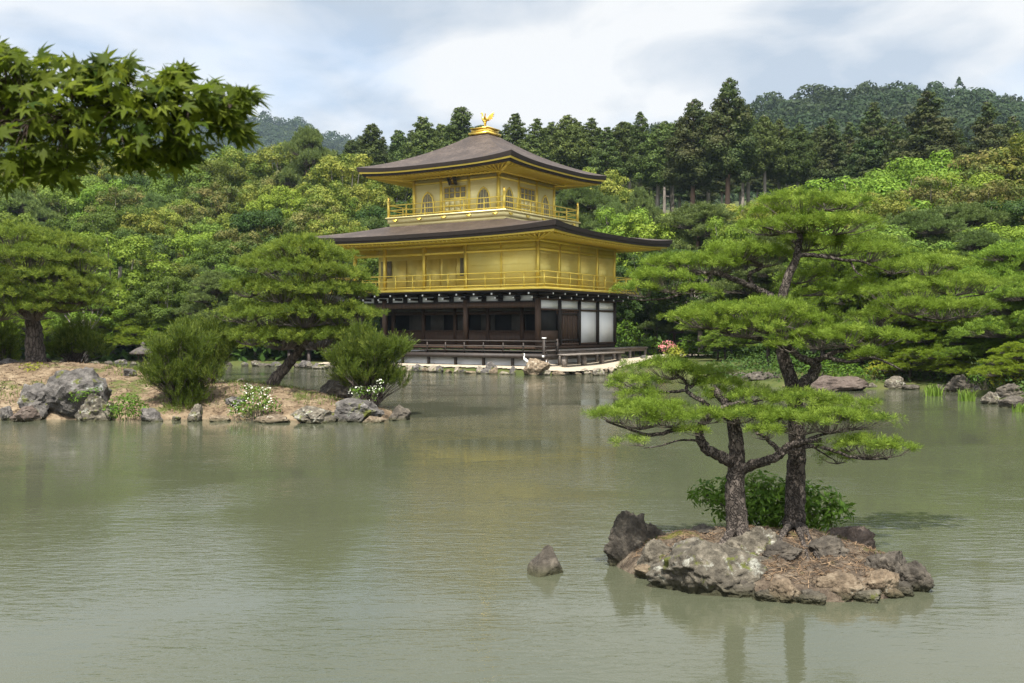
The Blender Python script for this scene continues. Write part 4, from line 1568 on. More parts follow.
# ---------------------------------------------------------------- near island: rocks
ISL = "rocks around the small pine island"
rock(627, 567, 10.15, 50, 54, 11, 'rock_dark', 'tall dark jagged rock standing at the left end of the small pine island', None, 0.55, 9, 0.6, 5, 0.0, 0.4, lean=(-0.10, 0))
rock(655, 560, 10.25, 40, 36, 12, 'rock_dark', 'dark brown notched rock leaning against the tall jagged rock on the pine island', None, 0.5, 9, 0.7, 5, 0.02, 0.2)
rock(657, 577, 9.75, 44, 34, 13, 'rock_lichen', 'small mottled rock at the waterline just right of the tall jagged rock', None, 0.5, 8, 0.7, 5, 0.0)
rock(716, 597, 9.25, 116, 54, 14, 'rock_lichen', 'broad pale lichen-covered rock mass at the front left of the pine island', None, 0.5, 8, 0.62, 5, -0.03, 0.15)
rock(752, 566, 9.6, 60, 40, 25, 'rock_lichen', 'whitish lichen patch of rock at the foot of the left pine trunk', None, 0.5, 8, 0.7, 5, 0.10)
rock(787, 604, 8.80, 36, 24, 15, 'rock_tan', 'small tan rock at the front waterline in the middle of the pine island', None, 0.6, 7, 0.8, 5, -0.02)
rock(842, 603, 8.86, 66, 27, 16, 'rock_tan', 'long craggy tan rock along the front edge of the pine island', None, 0.6, 8, 0.4, 5, -0.02, 0.1)
rock(880, 601, 8.95, 44, 30, 17, 'rock_tan', 'broken tan rock beside the dark rocks at the right front of the pine island', None, 0.6, 8, 0.6, 5, -0.02)
rock(888, 588, 9.25, 48, 42, 18, 'rock_dark', 'dark rock with a white lichen cap near the right end of the pine island', None, 0.5, 9, 0.7, 5, 0.0, 0.6)
rock(916, 592, 9.15, 36, 32, 19, 'rock_dark', 'dark mossy rock at the far right end of the pine island', None, 0.5, 8, 0.8, 5, -0.02)
rock(849, 553, 10.0, 62, 34, 20, 'rock_brown', 'flat-faced brown rock slab at the back right of the pine island', None, 0.4, 9, 0.5, 5, 0.12, -0.25, lean=(0.25, 0))
rock(826, 562, 9.6, 46, 28, 21, 'rock_dark', 'blackish stump-like rock on the pine island right of the second trunk', None, 0.6, 9, 0.8, 5, 0.16)
rock(708, 535, 10.2, 44, 22, 22, 'rock_dark', 'low dark hump of rock behind the left pine trunk on the island', None, 0.6, 7, 0.8, 5, 0.20)
rock(546, 574, 9.8, 34, 29, 23, 'rock_dark', 'single pointed dark rock rising from the open water', None, 0.22, 6, 0.8, 5, -0.03, 0.5, lean=(0.10, 0), taper=.55)


rock(690, 585, 9.5, 46, 34, 26, 'rock_lichen', 'grey mottled rock between the jagged left rocks and the broad lichen rock', None, 0.55, 8, 0.8, 5, -0.02)
rock(735, 598, 9.0, 60, 24, 27, 'rock_dark', 'low dark mossy ledge at the foot of the broad lichen rock', None, 0.6, 8, 0.5, 5, -0.04)
rock(781, 566, 9.45, 40, 18, 28, 'rock_dark', 'flat dark rock bedded in the bare soil between the two trunks and the front stones', None, 0.6, 7, 0.9, 5, 0.2)


rock(652, 588, 9.62, 34, 16, 126, 'rock_tan', 'small tan stone at the waterline in front of the dark notched rock', None, 0.6, 7, 0.8, 5, -0.03)
rock(812, 606, 8.72, 30, 15, 127, 'rock_dark', 'small dark stone at the front waterline between the two tan rocks', None, 0.6, 7, 0.8, 5, -0.03)
rock(866, 606, 8.80, 40, 15, 128, 'rock_lichen', 'low mottled stone at the front waterline right of the long craggy tan rock', None, 0.6, 7, 0.8, 5, -0.03)
rock(902, 600, 8.98, 34, 20, 129, 'rock_dark', 'dark stone at the waterline just left of the far right mossy rock', None, 0.6, 7, 0.8, 5, -0.03)
rock(765, 604, 8.82, 28, 14, 130, 'rock_dark', 'small dark stone at the waterline below the broad lichen rock', None, 0.6, 7, 0.8, 5, -0.03)


def gz(fn, x, y):
    return float(fn(np.array([[x]]), np.array([[y]]))[0, 0])


# ---------------------------------------------------------------- near island: the two pines
def path_px(pts, d):
    """pts: (px, py[, depth offset])"""
    return [W(p[0], p[1], d + (p[2] if len(p) > 2 else 0)) for p in pts]


def pads_px(lst, d, ryf=0.75, hf=0.17):
    """(px, py, rx px, depth offset, root px, root py)"""
    out = []
    for p in lst:
        px, py, rx, dy = p[:4]
        dd = d + dy
        r = rx / 1000 * dd
        rt = W(p[4], p[5], dd) if len(p) > 5 else W(px, py + rx * 0.42, dd)
        out.append((W(px, py, dd), r, r * ryf, r * hf * (p[6] if len(p) > 6 else 1), rt))
    return out


SPEC_NEAR = (TUFT_NEAR, 165, 3, 0.054, 0.026, 0.0050)
DL, DR = 9.9, 10.25
base_l = W(737, 531, DL)
left_tr = path_px([(738, 540), (737, 520), (735, 490), (737, 460), (735, 430, -.02), (728, 405, .05), (712, 388, .1)], DL)
left_br = [
    (path_px([(735, 464), (718, 455, -.08), (704, 446, -.12), (699, 432, -.15), (705, 420, -.18), (718, 411, -.2)], DL), .062, .030),
    (path_px([(700, 428, -.15), (680, 429, -.2), (652, 435, -.25), (632, 430, -.28), (606, 421, -.3)], DL), .028, .008),
    (path_px([(703, 441, -.12), (682, 440, -.3), (660, 446, -.4), (644, 448, -.45)], DL), .012, .005),
    (path_px([(708, 418, -.18), (726, 406, -.1), (748, 402, -.05), (772, 398, 0)], DL), .026, .012),
    (path_px([(742, 470), (760, 463, -.2), (778, 456, -.3), (788, 447, -.35), (800, 442, -.4), (822, 440, -.42)], DL), .055, .022),
    (path_px([(784, 452, -.33), (812, 446, -.4), (836, 451, -.45), (856, 458, -.5), (888, 459, -.5)], DL), .024, .010),
    (path_px([(782, 453, -.3), (772, 443, -.3), (764, 436, -.3), (756, 433, -.3)], DL), .028, .012),
    (path_px([(730, 420), (705, 403, .15), (688, 392, .25), (686, 382, .3), (672, 372, .35)], DL), .030, .012),
    (path_px([(688, 390, .25), (668, 392, .3), (640, 390, .3), (622, 392, .3)], DL), .018, .007),
    (path_px([(690, 388, .25), (706, 376, .35), (725, 372, .4)], DL), .014, .006),
    (path_px([(800, 442, -.4), (825, 434, -.35), (850, 428, -.3)], DL), .018, .007),
    (path_px([(812, 446, -.4), (828, 456, -.2), (838, 462, 0)], DL), .010, .004),
]
left_pads = pads_px([
    (607, 414, 24, -.3, 625, 424), (640, 410, 38, -.28, 640, 430), (672, 418, 34, -.25, 672, 428), (632, 440, 16, -.4, 644, 446), (655, 404, 34, -.1, 660, 420),
    (705, 416, 28, -.3, 705, 424), (690, 430, 16, -.3, 700, 436),
    (636, 380, 30, .3, 650, 390), (664, 366, 38, .35, 672, 380), (698, 372, 34, .35, 690, 386), (640, 394, 26, .2, 655, 398), (720, 384, 36, .3, 712, 392), (612, 386, 14, .3, 625, 391),
    (745, 396, 40, .1, 740, 412), (738, 414, 30, -.15, 735, 424), (764, 414, 36, -.1, 760, 430),
    (762, 430, 24, -.35, 764, 440), (795, 418, 40, -.3, 800, 436), (830, 416, 44, -.35, 830, 434), (862, 418, 30, -.3, 850, 430), (800, 398, 42, 0, 800, 412), (842, 404, 36, -.1, 840, 416),
    (868, 444, 34, -.5, 870, 458), (896, 448, 22, -.5, 888, 458), (838, 456, 20, 0, 838, 464), (850, 440, 18, -.4, 850, 452),
], DL)
LP = pine('pine_tree', 'lower left pine on the small rocky island with sinuous spreading limbs', base_l,
          (left_tr, .122, .042), left_br, left_pads, SPEC_NEAR, None, 'needle_near', 'bark_near')

base_r = W(795, 530, DR)
right_tr = path_px([(794, 540), (795, 515), (796, 480), (797, 450), (797, 420), (794, 392), (785, 362), (781, 335), (781, 305), (788, 277), (797, 255), (800, 225)], DR)
right_br = [
    (path_px([(796, 396), (806, 382, -.1), (816, 370, -.15), (815, 360, -.2)], DR), .070, .050),
    (path_px([(815, 364, -.2), (800, 357, -.25), (786, 346, -.3), (766, 340, -.3), (742, 336, -.3), (720, 332, -.3)], DR), .042, .012),
    (path_px([(784, 346, -.3), (781, 334, -.3), (776, 326, -.3)], DR), .026, .010),
    (path_px([(815, 362, -.2), (830, 354, -.3), (852, 349, -.3), (884, 346, -.35)], DR), .032, .010),
    (path_px([(825, 357, -.28), (850, 362, -.4), (874, 358, -.45), (902, 370, -.5)], DR), .024, .008),
    (path_px([(784, 320), (772, 298, .1), (756, 289, .1), (736, 280, .1), (712, 273, .1), (690, 276, .05)], DR), .046, .020),
    (path_px([(712, 273, .1), (700, 286, 0), (672, 297, -.05), (648, 300, -.1), (628, 299, -.1)], DR), .020, .006),
    (path_px([(752, 288, .1), (750, 274, .15), (762, 266, .2), (742, 258, .2), (720, 252, .2)], DR), .026, .009),
    (path_px([(797, 255), (820, 256, -.1), (842, 260, -.15), (862, 262, -.2), (894, 274, -.2)], DR), .026, .007),
    (path_px([(850, 262, -.15), (856, 272, -.2), (862, 276, -.2)], DR), .012, .005),
    (path_px([(783, 330), (820, 334, .4), (862, 334, .6), (892, 314, .7), (925, 304, .8), (985, 294, .9)], DR), .040, .007),
    (path_px([(900, 310, .7), (915, 318, .6), (940, 322, .6), (962, 318, .6)], DR), .014, .005),
    (path_px([(799, 245), (778, 232, .1), (760, 226, .1)], DR), .022, .008),
    (path_px([(800, 230), (822, 212, .1), (842, 208, .1)], DR), .018, .007),
]
right_pads = pads_px([
    (690, 318, 32, -.3, 712, 330), (725, 312, 42, -.3, 730, 332), (765, 308, 44, -.3, 765, 334), (800, 318, 36, -.25, 790, 338), (745, 326, 40, -.4, 745, 338),
    (815, 336, 36, -.35, 820, 350), (848, 332, 40, -.35, 845, 348), (880, 336, 28, -.35, 875, 346), (868, 352, 22, -.4, 870, 358), (785, 345, 22, -.5, 790, 352),
    (638, 288, 26, -.1, 645, 298), (662, 276, 38, -.05, 672, 294), (700, 262, 40, .1, 705, 274), (668, 262, 30, .1, 690, 274), (690, 290, 26, -.1, 690, 294),
    (738, 250, 42, .2, 738, 262), (764, 254, 30, .25, 762, 268), (720, 262, 28, .2, 725, 274),
    (772, 226, 40, .15, 772, 236), (800, 200, 44, .15, 802, 222), (836, 202, 34, .1, 836, 212), (762, 212, 24, .2, 770, 228), (806, 222, 40, 0, 805, 234), (845, 222, 36, -.05, 830, 236),
    (808, 240, 34, .1, 805, 252), (838, 244, 32, .05, 835, 257), (872, 250, 32, -.1, 865, 263), (898, 266, 26, -.15, 892, 274), (866, 284, 26, .1, 860, 276),
    (892, 290, 32, .75, 895, 306), (920, 286, 36, .85, 922, 300), (955, 280, 36, .95, 955, 296), (985, 284, 26, .9, 980, 294), (910, 304, 34, .55, 912, 316), (945, 306, 36, .55, 942, 320), (972, 306, 24, .6, 965, 318), (870, 314, 30, .7, 872, 328), (930, 262, 30, .9, 925, 276),
    (828, 292, 30, .15, 800, 296), (812, 274, 26, .25, 796, 284),
], DR)
RP = pine('pine_tree', 'taller right pine on the small rocky island, straight trunk forking high up', base_r,
          (right_tr, .112, .030), right_br, right_pads, SPEC_NEAR, None, 'needle_near', 'bark_near')

# surface roots
for t, bs, lst in ((LP, base_l, [(715, 536), (745, 548), (765, 545), (722, 550)]), (RP, base_r, [(780, 545), (815, 548), (805, 556)])):
    b = MB()
    for px, py in lst:
        e = W(px, py, 9.55)
        e[2] = gz(island_h, e[0], e[1]) + .01
        m_ = (bs + e) / 2; m_[2] = gz(island_h, m_[0], m_[1]) + .03
        s_ = bs + (e - bs) * .1; s_[2] = bs[2] + .05
        e2 = e + (e - bs) * .35; e2[2] = gz(island_h, e2[0], e2[1]) - .02
        b.tube(smooth_path([s_ - bs, m_ - bs, e - bs, e2 - bs], 5), np.linspace(.05, .012, 16), 6, .3)
    b.build('root', M['bark_near'], t)

LANCE_V = np.array([(-.5, 0, 0), (-.1, -.17, .05), (.5, 0, -.06), (-.1, .17, .05)])


def shrub(name, label, base, blobs, leaf, size, dens, group=None, cat='shrub', flowers=None, stems=8):
    base = np.array(base, float)
    t = thing(name, label, cat, tuple(base), 0, group)
    mf, ms = MB(), MB()
    bl = [(np.array(c) - base, r) for c, r in blobs]
    blob_leaves(mf, bl, dens, size, 0.45, 0.55, LANCE_V, LEAF_F, 0.45)
    P = []
    for c, r in bl:
        for _ in range(stems // 2):
            e = c + rng.normal(size=3) * np.array(r) * .4
            P.append([np.array([c[0] * .2, c[1] * .2, -.05]), e * np.array([.6, .6, .5]), e])
    ms.twigs(np.array(P), size * .09, size * .03)
    a = ms.build('stem', M['twig'], t)
    c_ = mf.build('foliage', M[leaf], t)
    KIDS[t.name] = [a, c_]
    if flowers:
        fl = MB()
        for c, r in bl:
            n = flowers[1]
            d = nrm(rng.normal(size=(n, 3)) + np.array([0, -.4, .6]))
            fl.scatter(LEAF_V, LEAF_F, c + d * np.array(r) * 1.02, d + .4 * rng.normal(size=(n, 3)), flowers[2] * (.7 + .6 * rng.random(n)))
        KIDS[t.name].append(fl.build('flowers', M[flowers[0]], t))
    return t


def blobs_px(lst, d, fy=.8, fz=.8):
    return [(W(p[0], p[1], d + (p[3] if len(p) > 3 else 0)), np.array([1, fy, fz]) * p[2] / 1000 * d) for p in lst]


shrub('island_shrub', 'dark leafy shrub behind the two pine trunks on the small island', W(775, 530, 10.75),
      blobs_px([(720, 498, 26), (750, 500, 34), (785, 506, 34), (820, 506, 28), (768, 490, 24), (800, 494, 22), (742, 514, 26), (704, 494, 16), (838, 514, 18), (790, 522, 30), (815, 522, 24), (760, 520, 26)], 10.75),
      'shrub_dark', 0.085, 420)

# ---------------------------------------------------------------- left islet
def isl_pt(px, d, dz=0.0):
    x = (px - 512) / 1000 * d
    return np.array([x, d, gz(islet_h, x, d) + dz])


LR = [
    (5, 419, 26.0, 14, 20, 31, 'rock_grey', 'grey rock cut by the left picture edge at the islet waterline'),
    (26, 420, 25.8, 34, 19, 32, 'rock_brown', 'rounded brown rock at the waterline, left of the biggest islet boulder'),
    (33, 414, 26.5, 38, 28, 33, 'rock_grey', 'grey rock with white streaks behind the rounded brown rock on the islet'),
    (74, 418, 26.6, 60, 46, 34, 'rock_grey', 'biggest rounded grey boulder on the islet shore'),
    (98, 420, 26.0, 42, 30, 35, 'rock_lichen', 'pale lichened rock leaning on the right side of the biggest islet boulder'),
    (151, 423, 25.7, 22, 14, 36, 'rock_grey', 'small wedge-shaped grey stone beside the dark clipped shrub'),
    (175, 421, 25.9, 11, 7, 37, 'rock_lichen', 'tiny white stone below the bushy young pine'),
    (195, 423, 25.8, 19, 21, 38, 'rock_lichen', 'upright blocky pale stone at the islet waterline'),
    (221, 423, 25.8, 22, 8, 39, 'rock_tan', 'low tan stones at the waterline right of the upright pale stone'),
    (236, 405, 27.0, 22, 9, 40, 'rock_grey', 'flat grey slab lying on the bare slope behind the flowering shrub'),
    (274, 424, 25.6, 40, 10, 41, 'rock_tan', 'low flat rock just right of the flowering shrub at the waterline'),
    (315, 424, 25.6, 48, 21, 42, 'rock_lichen', 'whitish lichened rock below the leaning pine'),
    (358, 419, 25.8, 52, 24, 43, 'rock_grey', 'broad grey boulder with yellow moss near the islet tip'),
    (372, 426, 25.4, 24, 9, 44, 'rock_tan', 'small pale rock in the water before the broad islet-tip boulder'),
    (398, 414, 26.2, 28, 15, 45, 'rock_dark', 'low dark rock at the very tip of the islet'),
    (334, 394, 28.8, 32, 22, 46, 'rock_dark', 'dark rock behind the leaning pine near the far side of the islet'),
    (240, 383, 30.5, 18, 8, 47, 'rock_lichen', 'white stone on the far water edge left of the leaning pine'),
    (222, 382, 31.0, 14, 7, 48, 'rock_lichen', 'smaller white stone on the far water edge beside the young pines'),
    (130, 378, 29.5, 12, 9, 49, 'rock_grey', 'grey stone on the islet crest beside the small lantern'),
    (21, 364, 32, 10, 12, 50, 'rock_lichen', 'whitish upright stone left of the big pine trunk'),
    (8, 369, 31, 16, 9, 51, 'rock_grey', 'half hidden grey rock behind the yellow-green clipped mound'),
]
for px, py, d, w, h, sd, m, lb in LR:
    x = (px - 512) / 1000 * d
    zb = max(-0.05, gz(islet_h, x, d) - 0.05) if d > 26.3 else -0.06
    rock(px, py, d, w, h, sd, m, lb, None, 0.45, 7, 0.8, 4, zb, sd * 1.3)

SPEC_ISLE = (TUFT_MID, 40, 3, 0.135, 0.06, 0.010)
d = 28.6
b0 = isl_pt(270, d)
pine('pine_tree', 'leaning dark-trunked pine with layered crown on the left islet', b0,
     (path_px([(268, 394), (272, 384), (281, 372), (295, 356), (308, 335), (314, 305), (308, 272), (300, 250)], d), .20, .05),
     [(path_px([(300, 348), (280, 342, -.3), (255, 338, -.4)], d), .07, .03), (path_px([(305, 340), (325, 333, -.3), (348, 332, -.5)], d), .08, .03),
      (path_px([(313, 310), (285, 312, .3), (250, 318, .3)], d), .06, .02), (path_px([(313, 305), (335, 308, .2), (362, 312, .2)], d), .06, .02),
      (path_px([(311, 285), (275, 287, 0), (248, 290, 0)], d), .05, .02), (path_px([(311, 280), (335, 283, 0), (358, 285, 0)], d), .05, .02)],
     pads_px([(306, 243, 26, .3), (298, 250, 40, 0), (330, 258, 32, .2), (264, 262, 30, -.1), (300, 268, 40, -.6), (344, 274, 28, -.1), (250, 286, 28, 0), (284, 288, 38, -.6), (322, 290, 40, -.4), (356, 290, 24, 0),
              (240, 312, 26, .2), (268, 314, 34, -.4), (305, 312, 38, -.8), (340, 312, 36, -.3), (364, 312, 18, .2), (252, 334, 28, -.4), (282, 336, 34, -.6), (318, 336, 34, -.6), (346, 334, 26, -.5), (296, 300, 40, .8), (310, 325, 40, .8)], d, .9, .24),
     SPEC_ISLE, None, 'needle_isle', 'bark')
d = 31.0
b0 = isl_pt(36, d)
pine('pine_tree', 'big upright pine with a thick dark trunk at the left picture edge', b0,
     (path_px([(36, 368), (35, 350), (33, 325), (32, 305), (28, 275), (24, 245)], d), .33, .09),
     [(path_px([(33, 320), (10, 305, -.3), (-20, 300, -.5)], d), .11, .04), (path_px([(33, 318), (58, 304, -.3), (85, 303, -.4)], d), .11, .04),
      (path_px([(31, 295), (60, 284, 0), (90, 284, 0)], d), .08, .03), (path_px([(30, 285), (5, 275, 0), (-25, 275, 0)], d), .08, .03), (path_px([(28, 265), (50, 258, 0), (72, 256, 0)], d), .06, .02)],
     pads_px([(18, 236, 46, 0), (60, 244, 38, .2), (-20, 250, 44, 0), (30, 256, 44, -.7), (82, 262, 30, 0), (4, 272, 46, -.5), (50, 276, 42, -.6), (88, 284, 30, -.1), (-30, 280, 40, 0),
              (20, 292, 46, -.9), (64, 298, 36, -.5), (92, 302, 22, -.2), (-10, 304, 44, -.7), (36, 308, 30, -1.1), (30, 268, 55, 1.0)], d, .9, .22),
     SPEC_ISLE, None, 'needle_isle', 'bark')


def candle_template(n=26):
    v, f = [], []
    for i in range(n):
        u = rng.random()
        a = rng.random() * 6.283
        th = 0.25 + 0.6 * (1 - u) * rng.random() + .15
        d_ = np.array([math.sin(th) * math.cos(a), math.sin(th) * math.sin(a), math.cos(th)])
        s = np.cross(d_, rng.normal(size=3)); s /= np.linalg.norm(s)
        b_ = np.array([0, 0, u * .85])
        l = .38 * (1 - .4 * u)
        v += [b_ + d_ * l - s * .022, b_ + d_ * l + s * .022]
        f.append((min(3, int(u * 4)), 2 * i + 4, 2 * i + 5))
    return np.array([np.array([0, 0, q]) for q in (0, .22, .44, .66)] + v), np.array(f)


CANDLE = candle_template()


def bush_pine(label, base, blobs, n_m2, size, leaf='young_pine', up=1.3, group=None):
    base = np.array(base, float)
    t = thing('young_pine', label, 'tree', tuple(base), 0, group)
    mf, ms = MB(), MB()
    P = []
    loose = []
    for c, r in blobs:
        c, r = np.array(c), np.array(r)
        loose.append((c, r * .5))
        for _ in range(6):
            o = nrm(rng.normal(size=3)) * r * rng.uniform(.5, .86)
            loose.append((c + o, r * rng.uniform(.28, .46)))
    blobs = loose
    for c, r in blobs:
        c = np.array(c) - base
        n = int(n_m2 * 12.6 * (r[0] * r[1] + r[0] * r[2] + r[1] * r[2]) / 3)
        dd = nrm(rng.normal(size=(n, 3)))
        rr = 1 - .45 * rng.random((n, 1)) ** 1.5
        p = c + dd * r * rr
        mf.scatter(CANDLE[0], CANDLE[1], p, np.array([0, 0, up]) + dd * .9 + .22 * rng.normal(size=(n, 3)), size * (.6 + .8 * rng.random(n)))
        for i in range(0, n, 6):
            P.append([np.array([c[0] * .15, c[1] * .15, 0.0]), np.array([p[i][0] * .5, p[i][1] * .5, p[i][2] * .55]), p[i]])
    ms.twigs(np.array(P), .018, .006)
    ms.tube([(0, 0, -.2), (.02, 0, .4), (0, 0, 1.0)], [.07, .06, .03], 7, .2)
    a = ms.build('trunk', M['bark'], t)
    c_ = mf.build('crown', M[leaf], t)
    KIDS[t.name] = [a, c_]
    return t


bush_pine('dense young pine with upright shoots at the islet tip, right of the leaning pine', isl_pt(372, 27.0),
          blobs_px([(366, 352, 26), (345, 360, 18), (388, 358, 20), (358, 376, 26), (384, 380, 20), (366, 340, 14), (398, 350, 10)], 27.0, .9, .8), 60, .32)
bush_pine('rounded dense young pine left of centre on the islet, right above the upright pale stone', isl_pt(178, 26.9),
          blobs_px([(178, 370, 30), (160, 378, 20), (200, 374, 20), (178, 392, 26), (165, 350, 16), (192, 350, 18), (180, 340, 12)], 26.9, .9, .85), 60, .30)
bush_pine('lighter loose young pine standing behind the rounded young pine', isl_pt(210, 28.8),
          blobs_px([(205, 350, 26), (222, 346, 16), (190, 340, 20), (212, 334, 14), (220, 362, 12)], 28.8, .9, .9), 45, .34)
shrub('flowering_shrub', 'bright green shrub dotted with white flowers at the islet waterline', isl_pt(255, 26.0),
      blobs_px([(252, 404, 18), (240, 410, 13), (268, 406, 14), (254, 394, 10), (246, 388, 6), (266, 392, 7)], 26.0, .8, .8), 'shrub', .10, 160, flowers=('white_flower', 26, .055))
shrub('flowering_shrub', 'small pale green flowering shrub under the young pine at the islet tip', isl_pt(368, 26.1, .2),
      blobs_px([(366, 394, 12), (356, 392, 8), (378, 390, 7), (380, 382, 4)], 26.0, .8, .7), 'shrub', .09, 160, flowers=('white_flower', 22, .05))
shrub('clipped_shrub', 'dark green spreading shrub at the waterline between lichened rock and wedge stone', isl_pt(125, 26.0),
      blobs_px([(125, 408, 20), (112, 412, 14), (138, 410, 13), (128, 400, 12)], 25.9, .7, .7), 'shrub_dark', .10, 170)
shrub('clipped_shrub', 'yellow-green low clipped mound at the foot of the big left pine', isl_pt(33, 29.6, -.05),
      blobs_px([(33, 371, 20), (18, 374, 11), (46, 373, 12)], 29.6, .8, .45), 'shrub_yellow', .09, 200)
shrub('rock_fern', 'green leafy plant growing on the face of the biggest islet boulder', isl_pt(84, 26.2, .3),
      blobs_px([(82, 395, 12), (94, 391, 8), (74, 400, 7)], 25.7, .6, .5), 'shrub', .09, 160)
bush_pine('broad bushy pine shrub on the mound right of the big trunk', isl_pt(75, 32.0),
          blobs_px([(72, 345, 24), (55, 350, 14), (92, 348, 16), (78, 334, 14)], 32.0, .9, .8), 40, .30)
bush_pine('pale feathery pine shrub at the left picture edge behind the big trunk', isl_pt(4, 33.0),
          blobs_px([(2, 340, 20), (-16, 335, 20), (10, 352, 12)], 33.0, .9, 1.0), 40, .32)
shrub('clipped_shrub', 'small green tuft cut by the left picture edge on the bare mound', isl_pt(0, 27.6),
      blobs_px([(0, 386, 7)], 27.6, .8, .8), 'shrub', .08, 160)

# small stone lantern on the crest
pl = isl_pt(143, 31.0, .0)
pl[2] = W(143, 374, 31.0)[2]
ln = thing('stone_lantern', 'small dark stone lantern with a broad cap half hidden behind the young pine', 'lantern', tuple(pl))
b = MB(); b.lathe([(.0, 0), (.24, 0), (.24, .08), (.16, .12), (.11, .16), (.10, .34), (.16, .38), (.20, .42), (.0, .42)], sides=8); b.build('base', M['lantern'], ln)
b = MB()
for a in range(4):
    ca, sa = math.cos(a * math.pi / 2 + .5), math.sin(a * math.pi / 2 + .5)
    b.tube([(ca * .13, sa * .13, .42), (ca * .13, sa * .13, .62)], [.035, .035], 5)
b.build('fire_box', M['lantern'], ln)
b = MB(); b.lathe([(.0, .60), (.40, .61), (.41, .66), (.30, .74), (.16, .82), (.07, .85), (.06, .88), (.08, .93), (.03, .98), (.0, 1.0)], sides=12); b.build('cap', M['lantern'], ln)

# fallen needles and grass on the two islets
def litter(name, fn, x0, x1, y0, y1, n, ln_, wd, m, zmin, patch=None, up=0.0):
    x = rng.uniform(x0, x1, n); y = rng.uniform(y0, y1, n)
    if patch:
        k = vnoise(x, y, patch[0], patch[1]) > patch[2]
        x, y = x[k], y[k]
    z = fn(x[None], y[None])[0]
    k = z > zmin
    x, y, z = x[k], y[k], z[k]
    n = len(x)
    b = MB()
    if up:
        tv = np.array([(-wd, 0, 0), (wd, 0, 0), (wd * .3, .25, 1)]); tf = np.array([(0, 1, 2)])
        b.scatter(tv, tf, np.stack([x, y, z - .005], 1), np.array([0, 0, 1]) + .35 * rng.normal(size=(n, 3)), ln_ * (.5 + rng.random(n)))
    else:
        tv = np.array([(-.5, -wd, 0), (.5, -wd, 0), (.5, wd, 0), (-.5, wd, 0)]); tf = np.array([(0, 1, 2, 3)])
        b.scatter(tv, tf, np.stack([x, y, z + .006], 1), np.array([0, 0, 1]) + .25 * rng.normal(size=(n, 3)), ln_ * (.6 + .8 * rng.random(n)))
    return tag(b.build(name, m), kind='stuff')


M['litter'] = foliage('dry_needles', (0.07, 0.042, 0.025), (0.24, 0.165, 0.10), None, 3, .0)
M['grass'] = foliage('short_grass', (0.06, 0.10, 0.016), (0.17, 0.22, 0.04), None, 3, .3)
litter('needle_litter', island_h, .9, 3.9, 8.6, 10.8, 9000, .07, .035, M['litter'], .12)
litter('islet_litter', islet_h, -22, -2.9, 26, 36, 22000, .13, .05, M['litter'], .12)
litter('islet_grass', islet_h, -22, -2.9, 26, 36, 26000, .10, .09, M['grass'], .10, (1.3, 31, .60), 1)
litter('moss_grass', island_h, .9, 3.9, 8.6, 10.8, 6000, .035, .10, M['grass'], .14, (.35, 33, .68), 1)

# ---------------------------------------------------------------- far shore rocks
FS = "stones edging the pond below the pavilion"
def shore_row(pts, n, w, h, mats, label, group, seed, zb=-.08):
    pts = np.array(pts, float)
    seg = np.linalg.norm(np.diff(pts, axis=0), axis=1); cum = np.concatenate([[0], np.cumsum(seg)])
    for i in range(n):
        s = cum[-1] * (i + .5 + rng.uniform(-.2, .2)) / n
        x, y = np.interp(s, cum, pts[:, 0]), np.interp(s, cum, pts[:, 1])
        y += rng.uniform(-.2, .2)
        W_, H_ = w * rng.uniform(.6, 1.4), h * rng.uniform(.6, 1.3)
        me = rock_mesh('shore_stone', (W_ / 2, W_ * .4, H_ * .62), seed + i, mats[i % len(mats)], .4, 7, 3)
        o = bpy.data.objects.new('shore_stone', me); COL.objects.link(o)
        o.location = (x, y, zb + H_ * .4); o.rotation_euler = (0, 0, rng.uniform(-.6, .6))
        tag(o, label, 'rock', group)


shore_row([(-6.2, 55.6), (-2.6, 53.3), (.2, 51.4)], 15, .62, .42, ['rock_tan', 'stone', 'rock_grey'], 'stone in the row edging the pond below the pavilion veranda', FS, 200)
shore_row([(1.3, 50.8), (2.6, 50.8), (4.2, 52.6), (5.5, 54.4)], 9, .75, .34, ['stone', 'rock_tan'], 'flat edging stone along the sand apron right of the white heron', 'edging stones of the sand apron', 240)
shore_row([(-12.6, 60.2), (-11.2, 58.8), (-8.5, 57.0), (-6.2, 55.6)], 15, .7, .42, ['rock_grey', 'rock_lichen'], 'grey stone on the shore below the open annex behind the leaning pine', 'stones below the annex', 260)
shore_row([(-40, 66.8), (-24, 64.8), (-17, 63.3), (-12.6, 60.4)], 30, .8, .4, ['rock_grey', 'rock_lichen', 'rock_dark'], 'stone along the far left bank behind the islet', 'stones along the far left bank', 290)
heron_rock = rock(534, 378, 50.9, 26, 17, 61, 'rock_tan', 'big brown rock under the white heron', None, .4, 7, .7, 4, -.05)
rock(491, 375, 52.5, 13, 14, 62, 'rock_grey', 'upright grey boulder in the stone edging left of the heron', None, .4, 7, .7, 4, -.05)
rock(597, 380, 50.6, 13, 8, 63, 'rock_lichen', 'whitish rock at the waterline of the sand apron', None, .4, 7, .8, 4, -.05)
rock(645, 362, 60.0, 9, 6, 64, 'rock_grey', 'small grey stone standing on the pale sand right of the long veranda', None, .3, 7, .8, 3, .42)
rock(830, 391, 38.6, 66, 17, 65, 'rock_brown', 'long low brown boulder on the right bank seen beyond the near pines', None, .25, 6, .6, 4, -.08)
rock(800, 388, 39.5, 26, 12, 66, 'rock_tan', 'tan rock against the left end of the long low brown boulder', None, .4, 7, .8, 4, -.08)
rock(762, 379, 42.8, 36, 16, 67, 'rock_dark', 'dark rock behind the forked trunk of the near pine', None, .4, 8, .8, 4, -.08)
